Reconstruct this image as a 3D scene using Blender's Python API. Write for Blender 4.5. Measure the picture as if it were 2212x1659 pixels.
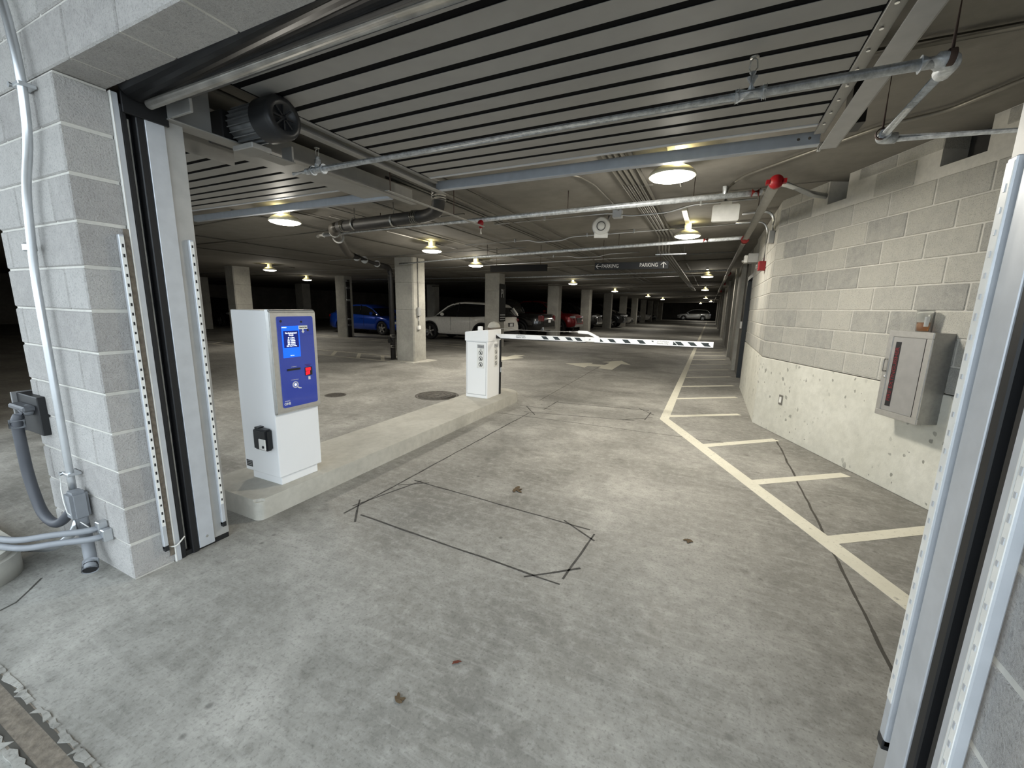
import bpy, bmesh, math, random
from mathutils import Vector, Matrix
random.seed(7)
PI = math.pi
S = bpy.context.scene
COL = S.collection
for o in list(bpy.data.objects):
    bpy.data.objects.remove(o)

# ------------------------------------------------------------------ camera
W_PX, H_PX, F_PX = 2212.0, 1659.0, 885.8
CAM_H = 1.484
yaw, pitch, roll = -0.442767, -0.185559, 0.02186
Fv = Vector((math.sin(yaw)*math.cos(pitch), math.cos(yaw)*math.cos(pitch), math.sin(pitch)))
Rv = Vector((math.cos(yaw), -math.sin(yaw), 0))
Uv = Rv.cross(Fv)
R2 = Rv*math.cos(roll) + Uv*math.sin(roll)
U2 = -Rv*math.sin(roll) + Uv*math.cos(roll)
cd = bpy.data.cameras.new('camera')
cam = bpy.data.objects.new('camera', cd)
COL.objects.link(cam)
cd.sensor_fit = 'HORIZONTAL'; cd.sensor_width = 36.0
cd.lens = F_PX/W_PX*36.0
cd.clip_start = 0.05; cd.clip_end = 300
m = Matrix((R2, U2, -Fv)).transposed().to_4x4()
m.translation = Vector((0, 0, CAM_H))
cam.matrix_world = m
S.camera = cam

# ------------------------------------------------------------------ world, exposure
wd = bpy.data.worlds.new('overcast_sky'); S.world = wd
wd.use_nodes = True
bg = wd.node_tree.nodes['Background']
bg.inputs[0].default_value = (0.80, 0.91, 1.0, 1)
bg.inputs[1].default_value = 3.45
S.view_settings.view_transform = 'Standard'
S.view_settings.look = 'None'
S.view_settings.exposure = 0.0
S.view_settings.gamma = 1.0
S.view_settings.use_curve_mapping = False
LAMP_W = 68.0
LAMP_COL = (1.0, 0.945, 0.835)

# ------------------------------------------------------------------ materials
MATS = {}
def srgb(r, g, b):
    f = lambda c: (c/255/12.92) if c/255 <= 0.04045 else ((c/255+0.055)/1.055)**2.4
    return (f(r), f(g), f(b), 1.0)
def pm(name, col, rough=0.5, metal=0.0, emit=None, estr=0.0, trans=0.0, ior=1.45, coat=0.0, spec=None, bump=None):
    if name in MATS: return MATS[name]
    mt = bpy.data.materials.new(name); mt.use_nodes = True
    b = mt.node_tree.nodes['Principled BSDF']
    b.inputs['Base Color'].default_value = col
    b.inputs['Roughness'].default_value = rough
    b.inputs['Metallic'].default_value = metal
    b.inputs['IOR'].default_value = ior
    b.inputs['Transmission Weight'].default_value = trans
    b.inputs['Coat Weight'].default_value = coat
    if spec is not None: b.inputs['Specular IOR Level'].default_value = spec
    if emit:
        b.inputs['Emission Color'].default_value = emit
        b.inputs['Emission Strength'].default_value = estr
    # small procedural variation so that nothing is perfectly flat
    nt = mt.node_tree; N = nt.nodes; L = nt.links
    tc = N.new('ShaderNodeTexCoord'); nz = N.new('ShaderNodeTexNoise')
    sc, amt, bs = bump if bump else (14.0, 0.06, 0.0)
    nz.inputs['Scale'].default_value = sc; nz.inputs['Detail'].default_value = 5
    L.new(tc.outputs['Object'], nz.inputs['Vector'])
    mx = N.new('ShaderNodeMix'); mx.data_type = 'RGBA'; mx.blend_type = 'MULTIPLY'
    mx.inputs[0].default_value = 1.0
    mx.inputs[6].default_value = col
    rp = N.new('ShaderNodeMapRange')
    rp.inputs[1].default_value = 0.3; rp.inputs[2].default_value = 0.7
    rp.inputs[3].default_value = 1.0-amt; rp.inputs[4].default_value = 1.0+amt
    L.new(nz.outputs['Fac'], rp.inputs[0]); L.new(rp.outputs[0], mx.inputs[7])
    L.new(mx.outputs[2], b.inputs['Base Color'])
    if bs:
        bp = N.new('ShaderNodeBump'); bp.inputs['Strength'].default_value = bs; bp.inputs['Distance'].default_value = 0.02
        L.new(nz.outputs['Fac'], bp.inputs['Height']); L.new(bp.outputs[0], b.inputs['Normal'])
    MATS[name] = mt
    return mt

class NB:
    """tiny node builder"""
    def __init__(s, name, rough=0.8, metal=0.0):
        s.m = bpy.data.materials.new(name); s.m.use_nodes = True
        s.N = s.m.node_tree.nodes; s.L = s.m.node_tree.links
        s.b = s.N['Principled BSDF']; s.b.inputs['Roughness'].default_value = rough
        s.b.inputs['Metallic'].default_value = metal
        s.tc = s.N.new('ShaderNodeTexCoord'); MATS[name] = s.m
        s.geo = s.N.new('ShaderNodeNewGeometry')
    def pos(s, scale=(1, 1, 1), obj=False):
        mp = s.N.new('ShaderNodeMapping'); mp.inputs['Scale'].default_value = scale
        s.L.new(s.tc.outputs['Object'] if obj else s.geo.outputs['Position'], mp.inputs['Vector']); return mp.outputs[0]
    def noise(s, v, scale, detail=6, rough=0.55, dist=0.0):
        n = s.N.new('ShaderNodeTexNoise'); n.inputs['Scale'].default_value = scale
        n.inputs['Detail'].default_value = detail; n.inputs['Roughness'].default_value = rough
        n.inputs['Distortion'].default_value = dist
        s.L.new(v, n.inputs['Vector']); return n.outputs['Fac']
    def voro(s, v, scale, rnd=1.0):
        n = s.N.new('ShaderNodeTexVoronoi'); n.inputs['Scale'].default_value = scale
        n.inputs['Randomness'].default_value = rnd
        s.L.new(v, n.inputs['Vector']); return n.outputs['Distance'], n.outputs['Color']
    def rng(s, v, a, b, c, d):
        n = s.N.new('ShaderNodeMapRange'); n.clamp = True
        for i, x in enumerate((a, b, c, d)): n.inputs[1+i].default_value = x
        s.L.new(v, n.inputs[0]); return n.outputs[0]
    def mix(s, f, a, b, mode='MIX'):
        n = s.N.new('ShaderNodeMix'); n.data_type = 'RGBA'; n.blend_type = mode
        for i, x in ((0, f), (6, a), (7, b)):
            if hasattr(x, 'is_linked') or hasattr(x, 'links'): s.L.new(x, n.inputs[i])
            else: n.inputs[i].default_value = x
        return n.outputs[2]
    def math(s, op, a, b):
        n = s.N.new('ShaderNodeMath'); n.operation = op
        for i, x in ((0, a), (1, b)):
            if hasattr(x, 'links'): s.L.new(x, n.inputs[i])
            else: n.inputs[i].default_value = x
        return n.outputs[0]
    def objrand(s):
        n = s.N.new('ShaderNodeObjectInfo'); return n.outputs['Random']
    def out(s, col, height=None, bstr=0.3, bdist=0.01, rough=None):
        s.L.new(col, s.b.inputs['Base Color'])
        if rough is not None: s.L.new(rough, s.b.inputs['Roughness'])
        if height is not None:
            bp = s.N.new('ShaderNodeBump'); bp.inputs['Strength'].default_value = bstr; bp.inputs['Distance'].default_value = bdist
            s.L.new(height, bp.inputs['Height']); s.L.new(bp.outputs[0], s.b.inputs['Normal'])
        return s.m

def g3(r, g, b): return (r, g, b, 1)
# floor concrete: broom streaks, stain blotches with painted light and shade, oil specks
n = NB('floor_concrete', 0.72)
p = n.pos()
big = n.noise(p, 0.62, 5, 0.6, 0.5); mid = n.noise(p, 2.9, 7, 0.65, 0.3); fine = n.noise(p, 70, 4, 0.65); med = n.noise(p, 16, 5, 0.7)
strk = n.noise(n.pos((0.8, 7, 1)), 4.0, 6, 0.7, 0.8)
c = n.mix(n.rng(big, 0.38, 0.60, 0, 1), g3(0.185, 0.178, 0.160), g3(0.41, 0.397, 0.362))
c = n.mix(n.rng(mid, 0.36, 0.66, 0.65, 0.0), c, g3(0.18, 0.173, 0.153))
c = n.mix(n.rng(strk, 0.5, 0.72, 0.0, 0.30), c, g3(0.50, 0.485, 0.445))
c = n.mix(n.rng(med, 0.5, 0.72, 0.0, 0.40), c, g3(0.50, 0.485, 0.445))
c = n.mix(n.rng(med, 0.28, 0.46, 0.45, 0.0), c, g3(0.10, 0.095, 0.082))
c = n.mix(n.rng(fine, 0.30, 0.48, 0.5, 0.0), c, g3(0.085, 0.08, 0.07))
vd, vc = n.voro(p, 6.5)
spot = n.rng(vd, 0.05, 0.12, 1, 0)
msk = n.rng(n.noise(p, 1.1, 3), 0.48, 0.60, 0, 1)
c = n.mix(n.math('MULTIPLY', n.math('MULTIPLY', spot, msk), 0.7), c, g3(0.06, 0.056, 0.05))
vd2, _ = n.voro(p, 2.3)
c = n.mix(n.rng(vd2, 0.02, 0.10, 0.5, 0), c, g3(0.08, 0.074, 0.064))
oil = n.rng(n.noise(p, 0.9, 4, 0.5, 0.6), 0.56, 0.72, 0, 0.5)
c = n.mix(oil, c, g3(0.095, 0.092, 0.080))
FLOOR = n.out(c, n.math('ADD', n.math('MULTIPLY', strk, 0.4), n.math('MULTIPLY', fine, 0.5)), 0.22, 0.006, n.rng(mid, 0.3, 0.7, 0.55, 0.85))

def concrete(name, c0, c1, scale=1.2, board=False, pits=0.0, bstr=0.2, rough=0.85):
    n = NB(name, rough); p = n.pos()
    a = n.noise(p, scale, 6, 0.6); b = n.noise(p, scale*9, 5, 0.6); f = n.noise(p, 70, 3)
    c = n.mix(n.rng(a, 0.33, 0.67, 0, 1), c0, c1)
    c = n.mix(n.rng(b, 0.4, 0.75, 0, 0.3), c, tuple(x*0.6 for x in c0[:3])+(1,))
    h = n.math('ADD', n.math('MULTIPLY', b, 0.5), n.math('MULTIPLY', f, 0.3))
    if board:
        w = n.N.new('ShaderNodeTexWave'); w.inputs['Scale'].default_value = 0.9; w.inputs['Distortion'].default_value = 0.6
        n.L.new(n.pos((1, 1, 0.02)), w.inputs['Vector'])
        c = n.mix(n.rng(w.outputs['Fac'], 0.0, 0.12, 0.35, 0), c, tuple(x*0.5 for x in c0[:3])+(1,))
    if pits:
        v2 = n.mix(0.045, n.pos((1.0, 1.0, 0.75)), n.N.new('ShaderNodeTexNoise').outputs['Color']); n.L.new(n.pos(), v2.node.inputs[7].links[0].from_node.inputs['Vector']); v2.node.inputs[7].links[0].from_node.inputs['Scale'].default_value = 14.0; vd, vc = n.voro(v2, 15.0); m1 = n.rng(n.noise(p, 1.6, 3), 0.42, 0.56, 0, 1)
        sz = n.rng(n.noise(p, 9, 3), 0.36, 0.72, 0.02, 0.40)
        pit = n.math('MULTIPLY', n.math('LESS_THAN', vd, sz), m1)
        vd2, _ = n.voro(v2, 4.2); pit2 = n.math('LESS_THAN', n.math('ADD', vd2, n.math('MULTIPLY', n.noise(p, 40, 3), 0.08)), n.rng(n.noise(p, 3, 2), 0.35, 0.7, 0.04, 0.17))
        pit = n.math('MAXIMUM', pit, pit2)
        c = n.mix(n.math('MULTIPLY', pit, 0.75), c, g3(0.17, 0.168, 0.145))
        h = n.math('SUBTRACT', h, pit)
    return n.out(c, h, bstr, 0.01)
KERB = concrete('kerb_concrete', g3(0.42, 0.40, 0.35), g3(0.55, 0.53, 0.47), 1.8)
COLC = concrete('column_concrete', g3(0.31, 0.30, 0.268), g3(0.46, 0.445, 0.395), 1.6)
CEILC = concrete('ceiling_concrete', g3(0.180, 0.168, 0.148), g3(0.255, 0.240, 0.212), 0.7)
WALLC = concrete('wall_concrete', g3(0.17, 0.16, 0.14), g3(0.27, 0.255, 0.225), 0.8, board=True)
PITC = concrete('pitted_concrete', g3(0.56, 0.55, 0.48), g3(0.70, 0.69, 0.62), 1.3, pits=1.0, bstr=0.5)
UNLITC = concrete('unlit_concrete', g3(0.03, 0.03, 0.03), g3(0.06, 0.055, 0.05))  # near-black, so the shade inside the beam pockets is in the colour

def block_mat(name, c0, c1, c2, bstr):
    n = NB(name, 0.92); p = n.pos(); r = n.objrand()
    f = n.noise(p, 130, 4, 0.7); md = n.noise(p, 14, 6, 0.7); bg_ = n.noise(p, 3, 3)
    c = n.mix(r, c0, c1)
    c = n.mix(n.rng(md, 0.36, 0.7, 0, 0.45), c, c2)
    c = n.mix(n.rng(f, 0.32, 0.5, 0.55, 0), c, tuple(x*0.5 for x in c0[:3])+(1,))
    c = n.mix(n.rng(bg_, 0.4, 0.7, 0, 0.3), c, c1)
    return n.out(c, n.math('ADD', n.math('MULTIPLY', f, 0.8), md), bstr, 0.012)
BLK_P = block_mat('pillar_block', g3(0.34, 0.325, 0.31), g3(0.46, 0.445, 0.425), g3(0.56, 0.54, 0.51), 0.8)
BLK_W = block_mat('wall_block', g3(0.29, 0.29, 0.275), g3(0.50, 0.485, 0.435), g3(0.58, 0.56, 0.50), 0.7)
MORT = concrete('mortar', g3(0.50, 0.485, 0.445), g3(0.60, 0.58, 0.53), 3.0)

n = NB('road_paint', 0.75); p = n.pos()
wear = n.math('MULTIPLY', n.rng(n.noise(p, 38, 5, 0.7), 0.56, 0.66, 0, 1), n.rng(n.noise(p, 3, 3), 0.4, 0.65, 0.15, 0.9))
c = n.mix(n.noise(p, 6, 4), g3(0.60, 0.57, 0.46), g3(0.76, 0.73, 0.62))
PAINT = n.out(n.mix(wear, c, g3(0.33, 0.31, 0.26)), n.noise(p, 60, 3), 0.1, 0.004)
n = NB('old_paint', 0.8); p = n.pos()
PAINT2 = n.out(n.mix(n.rng(n.noise(p, 14, 5, 0.7), 0.42, 0.62, 0, 0.7), g3(0.55, 0.52, 0.43), g3(0.3, 0.28, 0.235)))

n = NB('galvanised_pipe', 0.45, 0.45); p = n.pos((1, 1, 1))
GALV = n.out(n.mix(n.rng(n.noise(p, 26, 5, 0.7), 0.35, 0.65, 0, 1), g3(0.42, 0.45, 0.48), g3(0.84, 0.88, 0.92)), n.noise(p, 60, 3), 0.1, 0.004)
CONDUIT = pm('conduit_metal', g3(0.62, 0.64, 0.66), 0.32, 0.9)
CONDW = pm('conduit_weathered', g3(0.22, 0.21, 0.185), 0.45, 0.6)
PVC = pm('grey_pvc', g3(0.22, 0.23, 0.245), 0.5)
PVCD = pm('dark_pvc_hose', g3(0.065, 0.068, 0.078), 0.5)
ALU = pm('aluminium_guide', g3(0.56, 0.58, 0.61), 0.42, 0.35)
ALUD = pm('aluminium_plate', g3(0.42, 0.415, 0.40), 0.5, 0.3)
SLAT = pm('door_slat_paint', g3(0.33, 0.325, 0.312), 0.5, 0.15, bump=(8, 0.05, 0))
TRACK = pm('track_steel', g3(0.33, 0.325, 0.31), 0.45, 0.45)
BEAM = pm('galvanised_beam', g3(0.50, 0.54, 0.60), 0.4, 0.5)
RUB = pm('black_rubber', g3(0.012, 0.012, 0.013), 0.45)
BLKP = pm('black_plastic', g3(0.016, 0.017, 0.019), 0.38)
BLKM = pm('black_metal', g3(0.02, 0.02, 0.021), 0.45, 0.3)
DRUM = pm('drum_steel', g3(0.06, 0.06, 0.062), 0.38, 0.75, bump=(5, 0.35, 0))
ROD = pm('rod_steel', g3(0.50, 0.48, 0.44), 0.45, 0.6, bump=(9, 0.35, 0.0))
WHITEM = pm('white_powder_coat', g3(0.86, 0.865, 0.87), 0.42, bump=(3, 0.01, 0))
GATEW = pm('gate_white', g3(0.88, 0.88, 0.875), 0.4, bump=(3, 0.01, 0))
WHITE = pm('white_plastic', g3(0.78, 0.77, 0.73), 0.4)
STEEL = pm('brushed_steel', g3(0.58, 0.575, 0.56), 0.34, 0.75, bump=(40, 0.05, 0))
STEELD = pm('brushed_steel_shaded', g3(0.34, 0.34, 0.335), 0.34, 0.85, bump=(40, 0.08, 0))  # darker copy of the steel, painting in shade on the cabinet's side
CHROME = pm('chrome', g3(0.8, 0.8, 0.8), 0.12, 1.0)
BLUEP = pm('blue_panel', srgb(46, 68, 168), 0.22, 0.0, coat=0.6, bump=(3, 0.02, 0))
RED = pm('red_enamel', srgb(140, 16, 24), 0.4)
REDD = pm('red_coupling', srgb(120, 22, 18), 0.5)
CASTI = pm('cast_iron_pipe', g3(0.022, 0.021, 0.021), 0.5, bump=(20, 0.25, 0.05))
CLAMP = pm('clamp_grey', g3(0.38, 0.37, 0.34), 0.4, 0.6)
RUSTY = pm('manhole_iron', g3(0.105, 0.095, 0.082), 0.7, 0.3, bump=(30, 0.3, 0.2))
RUST = pm('rusty_rod', g3(0.09, 0.06, 0.05), 0.7, 0.3)
INK = pm('black_ink', g3(0.015, 0.015, 0.017), 0.6)
INKW = pm('white_ink', g3(0.75, 0.75, 0.75), 0.6)
GREYT = pm('grey_sign_text', g3(0.42, 0.42, 0.42), 0.9)
SIGNB = pm('sign_dark', g3(0.013, 0.014, 0.016), 0.6, spec=0.25)
SIGNK = pm('sign_black', g3(0.004, 0.004, 0.004), 0.7, spec=0.2)
DOORB = pm('door_blue_grey', g3(0.022, 0.027, 0.031), 0.5)
TYRE = pm('tyre', g3(0.012, 0.012, 0.012), 0.7)
RIM = pm('alloy_rim', g3(0.5, 0.5, 0.5), 0.3, 0.9)
RIMD = pm('dark_rim', g3(0.08, 0.08, 0.085), 0.3, 0.8)
GLASSK = pm('tinted_glass', g3(0.008, 0.009, 0.010), 0.06, 0.0, coat=0.5)
HEADL = pm('headlamp', g3(0.75, 0.76, 0.78), 0.12, 0.3, coat=1.0)
TAIL = pm('tail_lamp', srgb(105, 6, 8), 0.15, coat=1.0)
SCREEN = pm('screen_blue', srgb(10, 70, 200), 0.3, emit=srgb(20, 110, 255), estr=0.9)
SCREEND = pm('screen_dark', srgb(8, 24, 90), 0.3, emit=srgb(8, 30, 120), estr=0.6)
SCRTXT = pm('screen_text', g3(0.8, 0.85, 1), 0.5, emit=g3(0.8, 0.9, 1), estr=1.3)
SCANR = pm('scanner_red', srgb(120, 0, 10), 0.2, emit=srgb(255, 20, 40), estr=1.6)
REDTXT = pm('red_letters', srgb(120, 30, 38), 0.5)
AMBER = pm('amber_drink', g3(0.62, 0.24, 0.04), 0.1, trans=0.75, ior=1.33)
CLEAR = pm('clear_cup', g3(0.95, 0.96, 0.95), 0.08, trans=0.95, ior=1.2)
LENS = pm('lamp_lens', g3(0.9, 0.88, 0.8), 0.3, emit=g3(1.0, 0.95, 0.82), estr=14.0)
DISH = pm('lamp_dish', g3(0.62, 0.60, 0.50), 0.4)
LEAF = pm('dry_leaf', g3(0.09, 0.06, 0.03), 0.8)
SEAL = pm('sawcut_sealant', g3(0.055, 0.052, 0.047), 0.85, bump=(25, 0.4, 0))
CRACK = pm('joint_dark', g3(0.07, 0.065, 0.055), 0.95)  # flat dark colour of cracks and joints
FOAM = pm('backer_foam', g3(0.17, 0.145, 0.115), 0.95, bump=(40, 0.3, 0.3))
def paint(name, col, metal=0.3): return pm(name, col, 0.28, metal, coat=0.9)

# ------------------------------------------------------------------ mesh helpers
def box(bm, x0, x1, y0, y1, z0, z1, M=None):
    vs = [Vector(v) for v in ((x0,y0,z0),(x1,y0,z0),(x1,y1,z0),(x0,y1,z0),(x0,y0,z1),(x1,y0,z1),(x1,y1,z1),(x0,y1,z1))]
    if M: vs = [M @ v for v in vs]
    v = [bm.verts.new(q) for q in vs]
    for f in ((0,3,2,1),(4,5,6,7),(0,1,5,4),(1,2,6,5),(2,3,7,6),(3,0,4,7)):
        bm.faces.new([v[i] for i in f])
def bbox_(x0, x1, y0, y1, z0, z1, bev=0.004, seg=1):
    bm = bmesh.new(); box(bm, x0, x1, y0, y1, z0, z1)
    if bev: bmesh.ops.bevel(bm, geom=list(bm.edges), offset=bev, segments=seg, affect='EDGES', profile=0.5)
    return bm
def prism(bm, poly, d0, d1, M):
    """poly in local xy, extruded along local z, placed by M"""
    a = [bm.verts.new(M @ Vector((x, y, d0))) for x, y in poly]
    b = [bm.verts.new(M @ Vector((x, y, d1))) for x, y in poly]
    k = len(poly)
    bm.faces.new(a[::-1]); bm.faces.new(b)
    for i in range(k):
        j = (i+1) % k; bm.faces.new((a[i], a[j], b[j], b[i]))
def frame(d):
    d = d.normalized(); u = Vector((0, 0, 1)) if abs(d.z) < 0.9 else Vector((1, 0, 0))
    a = d.cross(u).normalized(); b = a.cross(d).normalized(); return a, b
def tube(bm, pts, r, seg=10, cap=True):
    pts = [Vector(q) for q in pts]; rings = []
    rr = r if hasattr(r, '__len__') else [r]*len(pts)
    a = None
    for i, q in enumerate(pts):
        if i == 0: d = pts[1]-pts[0]
        elif i == len(pts)-1: d = pts[-1]-pts[-2]
        else: d = (pts[i]-pts[i-1]).normalized()+(pts[i+1]-pts[i]).normalized()
        d.normalize()
        if a is None: a, b = frame(d)
        else:
            a = (a-d*a.dot(d)).normalized(); b = d.cross(a)
        s = 1.0
        if 0 < i < len(pts)-1:
            cs = d.dot((pts[i]-pts[i-1]).normalized()); s = 1.0
        rings.append([bm.verts.new(q+(a*math.cos(2*PI*k/seg)+b*math.sin(2*PI*k/seg))*rr[i]*s) for k in range(seg)])
    for i in range(len(rings)-1):
        for k in range(seg):
            j = (k+1) % seg
            f = bm.faces.new((rings[i][k], rings[i][j], rings[i+1][j], rings[i+1][k])); f.smooth = True
    if cap:
        bm.faces.new(rings[0][::-1]); bm.faces.new(rings[-1])
def fillet(pts, r, nseg=5):
    pts = [Vector(q) for q in pts]; out = [pts[0]]
    for i in range(1, len(pts)-1):
        a = pts[i-1]-pts[i]; b = pts[i+1]-pts[i]
        k = min(r, a.length*0.49, b.length*0.49)
        p0 = pts[i]+a.normalized()*k; p1 = pts[i]+b.normalized()*k
        for t in range(nseg+1):
            t /= nseg
            out.append(p0*(1-t)**2+pts[i]*2*t*(1-t)+p1*t*t)
    out.append(pts[-1]); return out
def lathe(bm, prof, M=None, seg=24, smooth=True):
    """prof: list of (r, z)"""
    M = M or Matrix(); rings = []
    for r, z in prof:
        if r < 1e-5: rings.append([bm.verts.new(M @ Vector((0, 0, z)))])
        else: rings.append([bm.verts.new(M @ Vector((r*math.cos(2*PI*k/seg), r*math.sin(2*PI*k/seg), z))) for k in range(seg)])
    for i in range(len(rings)-1):
        A, B = rings[i], rings[i+1]
        for k in range(seg):
            j = (k+1) % seg
            if len(A) == 1 and len(B) == 1: continue
            if len(A) == 1: f = bm.faces.new((A[0], B[k], B[j]))
            elif len(B) == 1: f = bm.faces.new((A[k], A[j], B[0]))
            else: f = bm.faces.new((A[k], A[j], B[j], B[k]))
            f.smooth = smooth
def axisM(p, d, up=None):
    """matrix whose local z runs along d at p"""
    d = Vector(d).normalized()
    if up is None: a, b = frame(d); a = b.cross(d)
    b = d.cross(a)
    return Matrix(((a.x, b.x, d.x, p[0]), (a.y, b.y, d.y, p[1]), (a.z, b.z, d.z, p[2]), (0, 0, 0, 1)))
def planeM(o, ux, uy):
    ux = Vector(ux).normalized(); uy = Vector(uy).normalized(); uz = ux.cross(uy)
    return Matrix(((ux.x, uy.x, uz.x, o[0]), (ux.y, uy.y, uz.y, o[1]), (ux.z, uy.z, uz.z, o[2]), (0, 0, 0, 1)))
def rrect(x0, x1, y0, y1, r, k=4):
    out = []
    for cx, cy, a0 in ((x1-r, y1-r, 0), (x0+r, y1-r, PI/2), (x0+r, y0+r, PI), (x1-r, y0+r, 1.5*PI)):
        for i in range(k+1):
            a = a0+PI/2*i/k; out.append((cx+r*math.cos(a), cy+r*math.sin(a)))
    return out
def mesh(name, bm, mat):
    me = bpy.data.meshes.new(name)
    bmesh.ops.recalc_face_normals(bm, faces=list(bm.faces))
    bm.to_mesh(me); bm.free()
    me.materials.append(mat); return me
INV = {}
def link(name, me, parent=None):
    o = bpy.data.objects.new(name, me); COL.objects.link(o)
    if parent is not None: o.parent = parent
    return o
def part(name, bm, mat, parent, label=None):
    """bm in world coordinates; the parent chain's frame is taken off"""
    M = INV.get(parent.name)
    if M is not None: bm.transform(M)
    o = link(name, mesh(name, bm, mat), parent)
    if M is not None: INV[o.name] = M
    if label: o['label'] = label
    return o
def tag(o, label, cat, group=None):
    o['label'] = label; o['category'] = cat
    if group: o['group'] = group
    return o
def thing(name, label, cat, loc, rotz=0.0, group=None):
    o = bpy.data.objects.new(name, None); COL.objects.link(o); o.empty_display_size = 0.1
    o.location = loc; o.rotation_euler = (0, 0, rotz)
    INV[o.name] = (Matrix.Translation(Vector(loc)) @ Matrix.Rotation(rotz, 4, 'Z')).inverted()
    return tag(o, label, cat, group)
def solo(name, bm, mat, label, cat, loc, group=None):
    """a one-mesh thing, bm in world coords"""
    bm.transform(Matrix.Translation(-Vector(loc)))
    o = link(name, mesh(name, bm, mat)); o.location = loc
    INV[o.name] = Matrix.Translation(-Vector(loc))
    return tag(o, label, cat, group)
def struct(name, bm, mat, label=None):
    o = link(name, mesh(name, bm, mat)); o['kind'] = 'structure'
    if label: o['label'] = label
    return o
def copy_tree(o, parent=None):
    c = o.copy(); COL.objects.link(c); c.parent = parent
    for ch in o.children: copy_tree(ch, c)
    return c
def text_bm(body, size, M, depth=0.001, align='CENTER', sx=1.0, bold=0.0):
    cu = bpy.data.curves.new('txt', 'FONT'); cu.body = body; cu.size = size
    cu.align_x = align; cu.align_y = 'CENTER'; cu.extrude = depth; cu.offset = bold; cu.resolution_u = 3
    ob = bpy.data.objects.new('txt', cu); COL.objects.link(ob)
    dg = bpy.context.evaluated_depsgraph_get(); me = bpy.data.meshes.new_from_object(ob.evaluated_get(dg))
    bpy.data.objects.remove(ob); bpy.data.curves.remove(cu)
    bm = bmesh.new(); bm.from_mesh(me); bpy.data.meshes.remove(me)
    bm.transform(M @ Matrix.Diagonal((sx, 1, 1, 1))); return bm
def BM(): return bmesh.new()
def zc(x): return 2.85+0.0234*(max(-7.2, min(0.66, x))-0.66)

#@@STRUCT
# ================================================================== structure
bm = BM(); box(bm, -34, 6, -14, 84, -0.25, 0.0)
floor = struct('floor', bm, FLOOR, 'stained grey broom-finished concrete garage floor')

bm = BM()   # slab with a gentle cross fall
prof = [(-34, zc(-34)), (-7.2, zc(-7.2)), (0.66, 2.85), (6, 2.85), (6, 3.15), (-34, 3.15)]
prism(bm, prof, -84, -1.1, planeM((0, 0, 0), (1, 0, 0), (0, 0, 1)))
ceiling = struct('ceiling', bm, CEILC, 'beige grey concrete slab ceiling')
bm = BM()
for y in (5.55, 10.9, 17.2, 23.4, 29.6):
    k = 10
    for i in range(k):
        x0 = -16+17*i/k; x1 = -16+17*(i+1)/k
        M = Matrix(); a0, a1 = zc(x0), zc(x1)
        vs = [bm.verts.new(v) for v in ((x0, y, a0-0.001), (x1, y, a1-0.001), (x1, y+0.012, a1-0.001), (x0, y+0.012, a0-0.001))]
        bm.faces.new(vs)
part('form_joint', bm, CRACK, ceiling)

# --- perimeter walls of the far garage
bm = BM(); box(bm, -34.3, -34, 1.1, 84, 0, 2.9); struct('wall_left', bm, WALLC, 'dark board-marked concrete wall at the far left of the garage')
bm = BM(); box(bm, -34, 6, 83.7, 84, 0, 2.9); struct('wall_back', bm, WALLC, 'dark concrete wall at the far end of the garage')

# --- block builder
BLK = {}
def block_mesh(w, d, h, mat):
    k = (round(w, 3), round(d, 3), round(h, 3), mat.name)
    if k not in BLK:
        BLK[k] = mesh('block', bbox_(-w/2, w/2, -d/2, d/2, -h/2, h/2, 0.006), mat)
    return BLK[k]
CH = 0.2032
def place_block(parent, c, w, d, h, mat, rz=0.0):
    o = link('block', block_mesh(w, d, h, mat), parent)
    o.location = c; o.rotation_euler = (0, 0, rz)
    return o

# --- front wall: pillar between the two lanes, lintel, right return
J = 0.010
XL, XR, Y0, Y1 = -3.55, -2.64, 0.912, 1.104
OX = 0.57
bm = BM()
box(bm, XL+0.008, XR-0.008, Y0+0.008, Y1-0.008, 0, 2.44)
box(bm, OX+0.008, 3.6, Y0+0.008, Y1-0.008, 0, 2.44)
box(bm, -9.0, 3.6, Y0+0.008, Y1-0.008, 2.447, 3.25)
wall_front = struct('wall_front', bm, MORT, 'grey split-face concrete block entrance wall with pillar and lintel')
def run(parent, xa, xb, z, y0, y1, first, mat):
    """blocks along x from xb leftwards; first = width of the first block"""
    x = xb; w = first
    while x-xa > 0.05:
        w_ = min(w, x-xa)
        place_block(parent, (x-w_/2, (y0+y1)/2, z+CH/2), w_-J, y1-y0, CH-J, mat)
        x -= w_; w = 0.4064
for k in range(12):
    run(wall_front, XL, XR, k*CH, Y0, Y1, 0.4064 if k % 2 == 0 else 0.2032, BLK_P)
    x = OX; w = 0.4064 if k % 2 == 0 else 0.2032
    while x < 3.4:
        place_block(wall_front, (x+w/2, (Y0+Y1)/2, k*CH+CH/2), w-J, Y1-Y0, CH-J, BLK_P); x += w; w = 0.4064
for k in range(4):
    run(wall_front, -4.6, 1.8, 12*CH+k*CH, Y0, Y1, 0.4064 if k % 2 else 0.2032, BLK_P)
bm = BM(); box(bm, -9, -4.6, Y0, Y1, 2.44, 3.25); part('lintel_face', bm, MORT, wall_front)
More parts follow.
